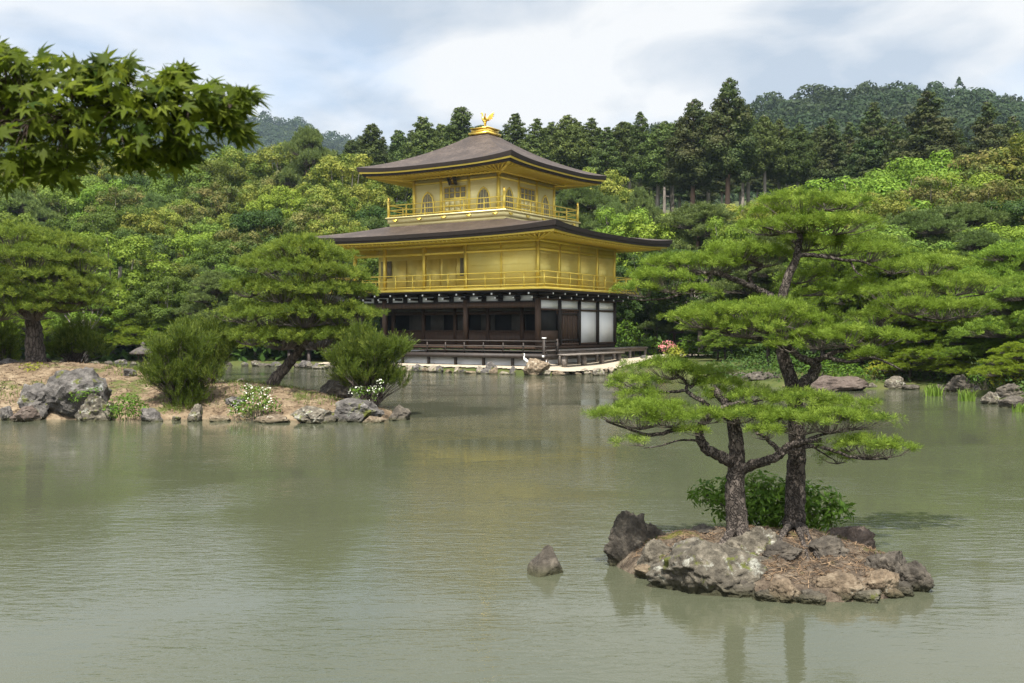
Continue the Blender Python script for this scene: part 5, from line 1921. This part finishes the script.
rock(735, 376, 45.0, 26, 14, 68, 'rock_dark', 'dark rock on the bank left of the forked trunk', None, .4, 8, .8, 4, -.08)
rock(894, 387, 39.6, 22, 15, 69, 'rock_lichen', 'bright whitish rock on the right bank below overhanging pine', None, .4, 8, .8, 4, -.08)
rock(872, 386, 39.6, 12, 8, 70, 'rock_lichen', 'small white stone between the long brown boulder and bright whitish rock', None, .4, 8, .8, 4, -.08)
rock(912, 388, 39.2, 20, 8, 71, 'rock_dark', 'low dark stone right of the bright whitish rock', None, .4, 8, .8, 4, -.08)
rock(962, 392, 37.4, 28, 22, 72, 'rock_dark', 'large blue-grey dark rock on the right bank behind the reeds', None, .45, 9, .8, 4, -.08)
rock(980, 393, 36.4, 16, 11, 73, 'rock_grey', 'grey rock squeezed between the dark bank rock and the spotted rock', None, .45, 9, .8, 4, -.08)
rock(991, 404, 31.6, 22, 15, 74, 'rock_lichen', 'spotted brown and white rock at the right bank waterline', None, .45, 9, .8, 4, -.06)
rock(1013, 408, 30.2, 28, 14, 75, 'rock_dark', 'dark mossy block of rock at the right picture edge', None, .3, 7, .8, 4, -.06)
rock(1008, 398, 33.0, 26, 14, 76, 'rock_dark', 'dark sloping rock above the mossy block on the right bank', None, .4, 8, .8, 4, .1)
rock(941, 391, 37.9, 16, 9, 77, 'rock_dark', 'low dark rock behind the left reed clump', None, .4, 8, .8, 4, -.06)


def reeds(px, py, d, w, h, n, label):
    p = W(px, py, d); p[2] = -.05
    b = MB()
    V, F = [], []
    for i in range(n):
        x, y = rng.normal() * w / 2, rng.normal() * w / 3
        H = h * (.6 + .5 * rng.random())
        l = rng.normal(size=2) * H * .16
        wd = .018 + .012 * rng.random()
        a = rng.random() * 3.14
        s = np.array([math.cos(a), math.sin(a), 0]) * wd
        q0, q1, q2 = np.array([x, y, 0]), np.array([x + l[0] * .4, y + l[1] * .4, H * .6]), np.array([x + l[0] * 1.3, y + l[1] * 1.3, H])
        b.add([q0 - s, q0 + s, q1 + s * .8, q1 - s * .8, q2], [(0, 1, 2, 3)]); b.add([q1 - s * .8, q1 + s * .8, q2], [(0, 1, 2)])
    o = b.build('reed_clump', M['reed'], None, loc=tuple(p))
    return tag(o, label, 'reeds')


reeds(933, 396, 35.2, .36, .5, 60, 'bright green reed clump in the water under overhanging pine boughs')
reeds(967, 401, 32.8, .24, .48, 50, 'reed clump in the water in front of the large blue-grey rock')
reeds(1021, 412, 28.5, .2, .36, 35, 'small reed clump cut by the right picture edge')

# white heron on its rock
bpy.context.view_layer.update()
hp, best_ = W(523, 367, 50.9), 9.0
inv = heron_rock.matrix_world.inverted()
for px in np.arange(521, 534, .5):
    q = W(px, 367, 50.8)
    hit, pos, _n, _i = heron_rock.ray_cast(inv @ Vector((q[0], q[1], 5.0)), (inv.to_3x3() @ Vector((0, 0, -1))).normalized())
    if hit:
        zt = (heron_rock.matrix_world @ pos).z
        if abs(zt - .42) < best_:
            best_ = abs(zt - .42)
            hp = np.array([q[0], q[1], zt - .01])
hr = thing('heron', 'white heron standing upright on the big brown rock below the veranda corner', 'bird', tuple(hp))
skin('body', [(0, 0, .34), (.10, 0, .26), (.20, 0, .19), (-.06, 0, .42), (-.08, 0, .52), (-.04, 0, .60), (-.06, 0, .66), (-.10, 0, .67)],
     [(0, 1), (1, 2), (0, 3), (3, 4), (4, 5), (5, 6), (6, 7)], [.085, .075, .03, .05, .032, .028, .04, .03], 'feather', hr)
b = MB(); b.tube([(-.12, 0, .67), (-.17, 0, .665), (-.24, 0, .655)], [.018, .012, .003], 6); b.build('bill', M['bill'], hr)
for s in (-.03, .03):
    b = MB(); b.tube([(.03, s, .28), (.05, s, .14), (.03, s, .0)], [.014, .011, .011], 5); b.tube([(.03, s, .004), (-.04, s, .0)], [.010, .006], 4); b.build('leg', M['bill'], hr)
# let it stand on the rock top
bpy.context.view_layer.update()

# low fence, sign board and azalea right of the pavilion
fd = 66.0
f0, f1 = W(640, 341, fd), W(712, 341, fd)
fz = gz(land_h, f0[0], fd)
fe = thing('low_fence', 'low dark rail fence behind the shrubs right of the pavilion', 'fence', (f0[0], fd, fz))
for i in range(6):
    b = MB(); x = (f1[0] - f0[0]) * i / 5; b.box(x - .05, x + .05, -.05, .05, -.2, f0[2] - fz + .1); b.build('post', M['wood_dark'], fe)
for dz in (0.0, -.42):
    b = MB(); b.box(-.1, f1[0] - f0[0] + .1, -.09, -.052, f0[2] - fz - .05 + dz, f0[2] - fz + .05 + dz); b.build('rail', M['wood_dark'], fe)
sp_ = W(718, 349, 57.0); gz_ = gz(land_h, sp_[0], 57.0)
sg = thing('sign_board', 'small pale blank notice board on a post beyond the near pine', 'sign', (sp_[0], 57.0, gz_))
b = MB(); b.box(-.04, .04, -.03, .03, -.2, sp_[2] - gz_); b.build('post', M['wood_dark'], sg)
b = MB(); b.box(-.26, .26, -.055, -.032, sp_[2] - gz_ - .14, sp_[2] - gz_ + .14); b.build('board', M['sand'], sg)


def land_pt(px, d, dz=0.0):
    x = (px - 512) / 1000 * d
    return np.array([x, d, gz(land_h, x, d) + dz])


shrub('azalea_shrub', 'round pink flowering azalea right of the pavilion', land_pt(668, 62), blobs_px([(668, 346, 7), (663, 348, 5), (673, 348, 5)], 62, .9, .8), 'shrub', .2, 40, flowers=('azalea', 45, .14))
SG = 'clipped shrubs beside the sand apron'
for px, py, r, d, m, lb in ((628, 330, 14, 69, 'shrub', 'bright clipped shrub close to the white panels of the pavilion'), (650, 343, 11, 64, 'shrub', 'low green shrub left of the pink azalea'), (640, 326, 13, 72, 'shrub_yellow', 'yellow-green shrub behind the bright clipped shrub by the white panels'),
                            (690, 344, 12, 62, 'shrub', 'low green shrub right of the pink azalea'), (674, 330, 16, 70, 'shrub_dark', 'dark rounded shrub above the pink azalea'), (705, 335, 18, 68, 'shrub_dark', 'dark shrub behind the small pale notice board'),
                            (676, 352, 9, 56, 'shrub_yellow', 'bright yellow-green low shrub between azalea and near pine crown'), (628, 345, 7, 67, 'shrub', 'small green shrub at the end of the long veranda')):
    shrub('clipped_shrub', lb, land_pt(px, d), blobs_px([(px, py, r), (px - r * .6, py + r * .3, r * .7), (px + r * .6, py + r * .25, r * .7), (px, py + r * .8, r * .8)], d, .9, .75), m, .26, 34)
for px, py, r, d, m, lb in ((850, 372, 16, 40.5, 'shrub', 'green mound shrub above the right end of the long brown boulder'), (880, 368, 14, 41.0, 'shrub_yellow', 'yellowish shrub behind the small white stone on the right bank'),
                            (820, 366, 14, 42, 'shrub', 'green shrub behind the long low brown boulder'), (790, 362, 14, 45, 'shrub_dark', 'dark shrub left of the forked trunk on the far bank'),
                            (1006, 376, 14, 34.5, 'shrub_yellow', 'bright yellow-green spreading shrub above the dark rocks at the right edge'), (985, 374, 14, 36.0, 'shrub_dark', 'dark shrub between the large blue-grey rock and yellow-green shrub')):
    shrub('bank_shrub', lb, land_pt(px, d), blobs_px([(px, py, r), (px - r * .7, py + r * .3, r * .7), (px + r * .7, py + r * .25, r * .7)], d, .9, .7), m, .15, 70)

# ---------------------------------------------------------------- woods: prototypes
class Kind:
    def __init__(self, make, H, name, cat='tree'):
        self.make, self.H, self.name, self.first = make, H, name, None

    def put(self, x, y, z, h, label, group, widen=1.0):
        s = h / self.H
        rz = rng.random() * 6.28
        sc = (s * widen, s * widen, s)
        if self.first is None:
            self.first = self.make()
            r = self.first
            r.location, r.rotation_euler, r.scale = (x, y, z), (0, 0, rz), sc
            tag(r, label, 'tree', group)
        else:
            r = dup(self.first, (x, y, z), rz, sc, label, group)
        return r


K = {}
for i in range(4):
    K['hinoki%d' % i] = Kind(lambda i=i: conifer('cypress_tree', 'cypress', 19, 2.6, 40 + i, .60 + .02 * i, 55, .23, 'round' if i % 2 else 'cone', 'bark_grey', 70), 19, 'hinoki')
for i in range(3):
    K['cedar%d' % i] = Kind(lambda i=i: conifer('cedar_tree', 'cedar', 20, 3.6, 50 + i, .36, 46, .27, 'cone', 'bark_grey', 120), 20, 'cedar')
    K['cypress%d' % i] = Kind(lambda i=i: conifer('cypress_tree', 'cypress', 19, 2.7, 60 + i, .53, 46, .26, 'round', 'bark_grey', 100), 19, 'cypress')
    K['green%d' % i] = Kind(lambda i=i: broadleaf('broadleaf_tree', 'leaf_green', 11, 4.0, 70 + i, 75, .19), 11, 'green')
for i in range(2):
    K['bright%d' % i] = Kind(lambda i=i: broadleaf('broadleaf_tree', 'leaf_bright', 8, 3.0, 80 + i, 95, .16, 70), 8, 'bright')
    K['yellow%d' % i] = Kind(lambda i=i: broadleaf('broadleaf_tree', 'leaf_yellow', 11, 3.7, 90 + i, 75, .19, 90), 11, 'yellow')
    K['brown%d' % i] = Kind(lambda i=i: broadleaf('broadleaf_tree', 'leaf_brown', 10, 3.6, 95 + i, 75, .19, 90), 10, 'brown')
    K['dark%d' % i] = Kind(lambda i=i: broadleaf('broadleaf_tree', 'leaf_dark', 11, 4.0, 98 + i, 75, .20), 11, 'dark')
    K['mpine%d' % i] = Kind(lambda i=i: garden_pine('pine_tree', 'needle_mid', 7, 3.6, 110 + i, 15, TUFT_FAR, 34, 3, .17, 'bark'), 7, 'mpine')
    K['gpine%d' % i] = Kind(lambda i=i: garden_pine('pine_tree', 'needle_grey', 9, 3.8, 120 + i, 15, TUFT_FAR, 26, 3, .20, 'bark_red'), 9, 'gpine')
    K['cloud%d' % i] = Kind(lambda i=i: garden_pine('pine_tree', 'needle_cloud', 5, 2.8, 130 + i, 13, TUFT_FAR, 36, 3, .15, 'bark'), 5, 'cloud')
K['bare0'] = Kind(lambda: conifer('cedar_tree', 'cedar', 20, 3.0, 57, .54, 55, .24, 'round', 'bark_red', 80), 20, 'bare')
NV = {'bare': 1, 'hinoki': 4, 'cedar': 3, 'cypress': 3, 'green': 3, 'bright': 2, 'yellow': 2, 'brown': 2, 'dark': 2, 'mpine': 2, 'gpine': 2, 'cloud': 2}


def tree(px, ytop, d, kind, label, group=None, widen=1.0, hmin=3.0):
    x = (px - 512) / 1000 * d
    z = gz(land_h, x, d) - .1
    h = max(hmin, W(px, ytop, d)[2] - z)
    return K[kind + str(rng.integers(0, NV[kind]))].put(x, d, z, h, label, group, widen)


G = {
    'cypress_r': ('tall dark cypress in the plantation behind and right of the pavilion roof', 'cypresses in the plantation behind the pavilion'),
    'cypress_l': ('tall dark cypress on the skyline behind and left of the pavilion roof', 'cypresses on the skyline left of the pavilion'),
    'cedar_r': ('pointed dark brownish cedar on the slope at the right below the hill', 'cedars on the right slope'),
    'back': ('shaded trunk and crown deep inside the plantation behind the front rows', 'trees deep inside the plantation'),
}
# skyline: conifers behind the roof
for px, yt, d in ((352, 140, 132), (372, 124, 128), (398, 130, 134), (421, 117, 126), (441, 124, 132), (460, 107, 124), (480, 125, 134), (335, 150, 136)):
    tree(px, yt, d, 'cypress', *G['cypress_l'], widen=1.15)
for px, yt, d in ((500, 128, 128), (516, 117, 122), (534, 111, 120), (552, 118, 126), (568, 113, 121), (588, 116, 124), (604, 118, 119), (622, 119, 124), (640, 111, 120), (656, 113, 118), (672, 118, 124), (598, 124, 132), (630, 126, 132), (664, 124, 134), (548, 126, 134), (575, 124, 136)):
    tree(px, yt + rng.uniform(-5, 12), d, 'hinoki', *G['cypress_r'], widen=rng.uniform(.85, 1.35))
tree(727, 79, 112, 'bare', 'tallest dark cedar with a bare lower trunk, above the near pines', None, 1.0)
tree(692, 100, 114, 'bare', 'broad dark cedar just left of the tallest one', None, 1.15)
for px, yt, d in ((708, 112, 120), (748, 112, 118), (764, 116, 116), (778, 119, 119), (796, 124, 117), (814, 128, 120), (742, 124, 126), (785, 130, 128)):
    tree(px, yt, d, 'hinoki', 'slender dark conifer right of the tallest cedar', 'conifers right of the tallest cedar', 1.0)
for px, yt, d in ((832, 118, 116), (848, 122, 120), (870, 103, 112), (893, 118, 118), (908, 126, 122), (958, 128, 118), (985, 102, 108), (1012, 116, 114), (1040, 108, 112), (1070, 115, 118), (820, 126, 124)):
    tree(px, yt, d, 'cedar', *G['cedar_r'], widen=1.05)
tree(926, 91, 108, 'cedar', 'broadest and tallest pointed cedar on the right slope, below the hill crest', None, 1.45)
for i in range(46):
    px = 350 + i * 15.5 + rng.uniform(-6, 6)
    tree(px, 132 + rng.uniform(-4, 10) + (8 if px > 690 else 0), 140 + rng.uniform(0, 16), 'cedar', *G['back'])

# left wooded slope: mixed broadleaf crowns in early summer colours
tree(308, 128, 112, 'gpine', 'tall grey-green pine with a bare pale trunk above the left wood', None, .62)
tree(283, 144, 118, 'yellow', 'yellow-flushed round crown on the skyline left of the tall grey-green pine')
tree(344, 155, 108, 'yellow', 'big golden-green round crown just left of the upper pavilion roof', None, 1.1)
tree(240, 152, 116, 'yellow', 'yellow-flushed clumpy crown below the maple boughs')
kinds_l = ['green', 'green', 'yellow', 'brown', 'green', 'bright', 'green', 'brown', 'dark']
LB = {'green': 'green broadleaf tree in the mixed wood left of the pavilion', 'yellow': 'yellow-flushed broadleaf tree in the mixed wood left of the pavilion', 'brown': 'brownish new-leaved tree in the mixed wood left of the pavilion',
      'bright': 'bright green young-leaved tree in the mixed wood left of the pavilion', 'dark': 'dark-leaved evergreen tree in the mixed wood left of the pavilion', 'gpine': 'grey-green pine in the mixed wood left of the pavilion'}
def left_row(x0, x1, step, y0, dy, d0, dd, pool, widen=1.15):
    px = x0
    while px < x1:
        k = pool[rng.integers(0, len(pool))]
        tree(px + rng.uniform(-8, 8), y0 + rng.uniform(-dy, dy), d0 + rng.uniform(-dd, dd), k, LB[k], '%s trees of the mixed wood left of the pavilion' % k, widen)
        px += step * rng.uniform(.8, 1.2)
left_row(-60, 370, 27, 156, 10, 124, 5, kinds_l, .9)
left_row(-50, 400, 26, 174, 11, 112, 4, kinds_l, .9)
left_row(-60, 410, 26, 194, 12, 101, 4, kinds_l + ['gpine', 'dark'], .95)
left_row(-50, 380, 26, 216, 12, 91, 4, kinds_l + ['gpine', 'dark'], .95)
left_row(-60, 360, 28, 240, 12, 82, 3, kinds_l + ['gpine', 'dark', 'bright'], 1.0)
left_row(-50, 330, 36, 268, 9, 73, 2, ['green', 'bright', 'bright', 'dark', 'gpine', 'green'])
tree(145, 262, 74, 'brown', 'rust-brown small tree in the wood above the yellow-green pines', None, .9)
# garden pines and bright trees along the far left bank
for px, yt, d, k, lb in ((85, 286, 66, 'bright', 'bright green small tree behind the layered pines on the far left bank'), (118, 232, 70, 'bright', 'bright yellow-green layered tree above the far left bank'), (140, 300, 68, 'bright', 'fresh green rounded tree on the far left bank'), (165, 276, 68, 'green', 'green leafy tree behind the layered pines on the far left bank'),
                         (215, 272, 67, 'gpine', 'grey-green pine on the far bank left of the leaning pine'), (255, 290, 66, 'green', 'green tree on the far bank right behind the leaning pine crown')):
    tree(px, yt, d, k, lb, None, 1.2)
for px, yt, d in ((62, 300, 68.5), (96, 292, 69), (124, 284, 69.8), (150, 298, 68.2), (178, 302, 68.5), (112, 312, 67.4), (138, 318, 67.2), (165, 322, 67), (82, 320, 67.2), (205, 312, 67.8), (228, 326, 66.4), (262, 326, 66), (290, 322, 65), (30, 308, 68), (0, 304, 68), (-30, 306, 68)):
    tree(px, yt, max(d, 66.0) if px < 250 else d, 'cloud', 'low yellow-green layered garden pine on the far left bank', 'layered garden pines on the far left bank', 1.35, 1.5)
left_row(-50, 320, 40, 288, 6, 72, 1, ['green', 'dark', 'bright'], 1.3)

# behind and right of the pavilion
for px, yt, d, k, lb, w in ((598, 170, 100, 'yellow', 'olive-yellow crown peeping out right of the upper roof', .9), (580, 186, 92, 'gpine', 'grey-green pine right behind the upper balcony', 1.0), (612, 204, 88, 'gpine', 'grey-green pine above the right tip of the lower roof', 1.0),
                            (628, 208, 84, 'bright', 'bright yellow-green tree above the right tip of the lower roof', .9), (646, 214, 82, 'bright', 'bright yellow-green tree just right of the lower roof tip', 1.0), (640, 190, 96, 'gpine', 'thin pale pine in front of the dark trunks of the plantation', .6),
                            (700, 204, 80, 'gpine', 'spreading grey-green pine with a reddish trunk before the dark plantation', 1.3), (672, 222, 84, 'green', 'soft green tree left of the spreading grey-green pine', 1.1), (745, 205, 88, 'yellow', 'olive-green tree behind the crown of the near pine', 1.1),
                            (735, 218, 72, 'bright', 'bright lime-green sapling between the spreading grey-green pine and the near pine', .8), (780, 196, 86, 'yellow', 'yellowish crown behind the top of the taller near pine', 1.0), (815, 184, 84, 'bright', 'light yellow-green crown at the top right of the taller near pine', 1.0),
                            (860, 176, 80, 'bright', 'soft green flat-topped tree below the right cedars', 1.2), (835, 190, 90, 'green', 'green tree behind the flat-topped tree below the right cedars', 1.1), (885, 192, 72, 'yellow', 'golden-yellow tree right of the taller near pine', .95),
                            (905, 160, 92, 'bright', 'lime-green round tree below the broadest cedar', 1.2), (945, 152, 96, 'bright', 'tallest lime-green tree below the right cedars', 1.2), (925, 182, 84, 'brown', 'brownish bare-looking tree among the lime-green ones', 1.0), (965, 172, 86, 'bright', 'lime-green tree left of the brown-flushed tree at the right edge', 1.1),
                            (1000, 150, 90, 'brown', 'large brown-flushed tree at the right edge below the cedars', 1.3), (1030, 140, 88, 'yellow', 'olive-yellow crown cut by the right picture edge', 1.2), (985, 182, 78, 'brown', 'brown and green tree in front of the large brown-flushed tree', 1.1),
                            (1020, 196, 66, 'dark', 'deep green dense tree at the right picture edge', 1.1), (960, 205, 66, 'gpine', 'wide grey-green pine in the middle of the right-hand wood', 1.5), (915, 212, 64, 'gpine', 'grey-green pine beside the golden-yellow tree', 1.3),
                            (875, 222, 62, 'green', 'green tree below the golden-yellow tree', 1.3), (1000, 222, 60, 'bright', 'fresh green tree below the deep green dense tree', 1.2), (760, 225, 74, 'green', 'green tree hidden behind the taller near pine', 1.4), (700, 250, 66, 'dark', 'dark tree behind the left boughs of the taller near pine', 1.4),
                            (655, 250, 70, 'dark', 'dark tree beside the lower right roof tip', 1.1), (640, 280, 72, 'dark', 'dark tree behind the clipped shrubs at the end of the pavilion', 1.2), (675, 290, 68, 'gpine', 'low pine in the shade right of the white panels', 1.2), (730, 290, 60, 'mpine', 'bushy pine filling the gap under the taller near pine', 1.4),
                            (560, 240, 86, 'green', 'green tree hidden behind the golden walls', 1.2), (360, 250, 78, 'green', 'green tree glimpsed through the open corner of the golden storey', 1.3), (385, 240, 84, 'bright', 'bright tree behind the west end of the lower roof', 1.2)):
    tree(px, yt, d, k, lb, None, w)
for i in range(9):
    px = 780 + i * 33
    tree(px, 240 + rng.uniform(-12, 12), 56 + rng.uniform(-1, 3), ['gpine', 'green', 'mpine'][i % 3], 'dense green tree in the middle of the right-hand wood', 'middle trees of the right-hand wood', 1.4)
# pines leaning over the right bank
for px, yt, d, k, w, lb in ((860, 232, 45, 'mpine', 1.25, 'bright spreading garden pine behind the right boughs of the taller near pine'), (905, 252, 43, 'mpine', 1.3, 'bright spreading garden pine above the bright whitish rock'),
                            (955, 258, 41.5, 'mpine', 1.3, 'bright garden pine above the large blue-grey rock'), (1010, 246, 40, 'mpine', 1.3, 'tall garden pine with a reddish trunk at the right edge'), (1045, 270, 36, 'mpine', 1.3, 'garden pine cut by the right picture edge'),
                            (820, 285, 46, 'mpine', 1.3, 'garden pine right behind the forked trunk'), (770, 300, 49, 'mpine', 1.3, 'garden pine seen through the gap left of the forked trunk'), (935, 318, 41.0, 'cloud', 1.5, 'low pine overhanging the left reed clump'),
                            (985, 322, 39.0, 'mpine', 1.6, 'low dark-green pine above the second reed clump'), (880, 330, 43.0, 'cloud', 1.4, 'low layered pine above the small white stone'), (1015, 345, 34.6, 'cloud', 1.5, 'low pine just above the rocks at the right picture edge'), (725, 325, 55, 'mpine', 1.5, 'low shaded pine behind the notice board'),
                            (910, 350, 40.6, 'cloud', 1.6, 'small pine drooping to the water left of the reeds'), (955, 352, 39.2, 'cloud', 1.6, 'small pine right above the large blue-grey rock')):
    tree(px, yt, d, k, lb, None, w, 1.2)

# undergrowth on the forest floor
ug = MB()
n = 46000
yy = 64 + 86 * rng.random(n) ** 1.2
xx = (rng.random(n) - .5) * 1.25 * yy
sd_ = sdist(xx, yy, POND)
lxp = (xx - CX) * math.cos(-RZ) - (yy - CY) * math.sin(-RZ)
lyp = (xx - CX) * math.sin(-RZ) + (yy - CY) * math.cos(-RZ)
ok = (sd_ > .8) & ~((np.abs(lxp) < hx + 3) & (np.abs(lyp) < hy + 3.5)) & ~((xx > 3) & (xx < 11 + (yy - 62) * .5) & (yy < 71))
xx, yy = xx[ok], yy[ok]
zz = land_h(xx, yy) + np.abs(vnoise(xx, yy, 2.0, 20)) * 1.5 * rng.random(len(xx)) + .05
ug.scatter(LEAF_V, LEAF_F, np.stack([xx, yy, zz], 1), np.array([0, -.3, 1]) + .6 * rng.normal(size=(len(xx), 3)), .5 + .4 * rng.random(len(xx)))
tag(ug.build('undergrowth', M['leaf_dark']), kind='stuff')
ug = MB()
n = 60000
yy = 27 + 38 * rng.random(n)
xx = 8 + 26 * rng.random(n)
ok = sdist(xx, yy, POND) > .5
xx, yy = xx[ok], yy[ok]
ok = ~((xx < 12) & (yy > 50))
xx, yy = xx[ok], yy[ok]
zz = land_h(xx, yy) + np.abs(vnoise(xx, yy, 1.2, 21)) * .8 * rng.random(len(xx)) + .02
ug.scatter(LEAF_V, LEAF_F, np.stack([xx, yy, zz], 1), np.array([0, -.3, 1]) + .6 * rng.normal(size=(len(xx), 3)), .09 + .08 * rng.random(len(xx)))
tag(ug.build('bank_undergrowth', M['leaf_dark']), kind='stuff')

# ---------------------------------------------------------------- maple overhanging from the left bank
def maple_leaf():
    angs = [-128, -84, -42, 0, 42, 84, 128]
    lens = [.30, .55, .82, 1.0, .82, .55, .30]
    out = []
    for i, (a, l) in enumerate(zip(angs, lens)):
        a = math.radians(a)
        for k, r in ((-1, .55), (0, 1.0), (1, .55)):
            aa = a + k * .22
            out.append((math.cos(aa) * l * r, math.sin(aa) * l * r, -.25 * (l * r) ** 2))
        if i < 6:
            a2 = math.radians((angs[i] + angs[i + 1]) / 2)
            out.append((math.cos(a2) * .36, math.sin(a2) * .36, -.03))
    out.insert(0, (0, 0, .02))
    f = [(0, i, i + 1) for i in range(1, len(out) - 1)]
    return np.array(out), np.array(f)


MLV, MLF = maple_leaf()
mp_base = np.array([-4.2, 0.5, .4])
mpl = thing('maple_tree', 'maple reaching in from the left edge with dark star-shaped leaves against the sky', 'tree', tuple(mp_base))
mt, mf = MB(), MB()
mt.tube(smooth_path([(0, 0, -.5), (.1, .05, .8), (.35, .1, 1.6), (.5, .2, 2.6), (.6, .3, 3.6)], 5), np.linspace(.13, .05, 21), 9, .15)
def mw(px, py, d): return W(px, py, d) - mp_base
limb = smooth_path([np.array([.33, .1, 1.5]), mw(-420, 200, 2.0), mw(-220, 165, 2.5), mw(-60, 130, 2.7), mw(70, 120, 2.7), mw(160, 112, 2.72), mw(245, 108, 2.75)], 6)
mt.tube(limb, .045 * np.linspace(1, 0, len(limb)) ** 1.8 + .0015, 6, .15)
sprays = [(a_, a_ * 0 + 66 + (b_ - 72) * .93, c_ * .95 * (1.0 if b_ < 165 else 1.15)) for a_, b_, c_ in [(-70, 120, 70), (-20, 110, 60), (18, 96, 44), (20, 135, 52), (62, 112, 44), (66, 146, 46), (105, 104, 38), (110, 138, 44), (150, 100, 34), (152, 132, 40), (188, 106, 28), (192, 132, 30), (218, 110, 22), (236, 112, 16), (246, 106, 12),
          (30, 176, 22), (58, 178, 20), (5, 172, 30), (140, 168, 22), (172, 160, 22), (184, 172, 16), (226, 138, 16), (238, 142, 12), (170, 92, 18), (120, 80, 18), (70, 86, 22), (30, 72, 22), (0, 72, 26), (180, 78, 10), (100, 74, 12)]]
tw, P, N, T = [], [], [], []
for px, py, r in sprays:
    c = mw(px, py, 2.7 + rng.uniform(-.12, .12))
    rr = r / 1000 * 2.7
    n = int(8 + r * 1.7)
    o = np.clip(rng.normal(size=(n, 3)), -1.5, 1.5) * rr * np.array([.52, .75, .46])
    pos = c + o
    near = limb[np.argmin(np.linalg.norm(limb - c, axis=1))]
    for p in pos[::4]:
        tw.append([near, (near + p) / 2 + np.array([0, 0, .02]), p])
    out = nrm(np.array([.55, -.25, -.1]) + o / max(rr, .01) * .5 + .45 * rng.normal(size=(n, 3)))
    P.append(pos); T.append(out)
    N.append(np.array([.1, -.55, .75]) + .5 * rng.normal(size=(n, 3)))
# the rest of the crown overhead, out of the frame, added for its shade
for _ in range(110):
    c = np.array([rng.uniform(-3.4, -.2), rng.uniform(-.6, 3.0), rng.uniform(3.9, 5.0)])
    c[2] = max(c[2], CAM_Z + .36 * max(c[1], 0) + .55) - mp_base[2]
    c[:2] -= mp_base[:2]
    n = 16
    pos = c + rng.normal(size=(n, 3)) * np.array([.28, .28, .10])
    tw.append([np.array([.55, .3, 3.4]), (np.array([.55, .3, 3.4]) + c) / 2, c])
    P.append(pos); T.append(rng.normal(size=(n, 3))); N.append(np.array([0, 0, 1]) + .35 * rng.normal(size=(n, 3)))
P, N, T = np.concatenate(P), np.concatenate(N), np.concatenate(T)
mf.scatter(MLV, MLF, P, N, .043 * (.6 + .8 * rng.random(len(P))), T=T)
mtw = MB(); mtw.twigs(np.array(tw), .0022, .0009)
mtw.build('twigs', M['maple_twig'], mpl)
mt.build('trunk', M['maple_twig'], mpl)
mf.build('crown', M['maple'], mpl)

# ---------------------------------------------------------------- haze
hz = bpy.data.materials.new('haze')
hz.use_nodes = True
t = hz.node_tree
t.nodes.clear()
out = t.nodes.new('ShaderNodeOutputMaterial')
pv = t.nodes.new('ShaderNodeVolumePrincipled')
pv.inputs['Color'].default_value = (0.62, 0.80, 1.0, 1)
pv.inputs['Density'].default_value = 0.00012
pv.inputs['Density Attribute'].default_value = ''
pv.inputs['Anisotropy'].default_value = 0.1
t.links.new(pv.outputs[0], out.inputs['Volume'])
hz.cycles.homogeneous_volume = True
b = MB(); b.box(-770, 770, -60, 1300, -2.6, 330)
ho = b.build('haze', hz)
tag(ho, kind='stuff')
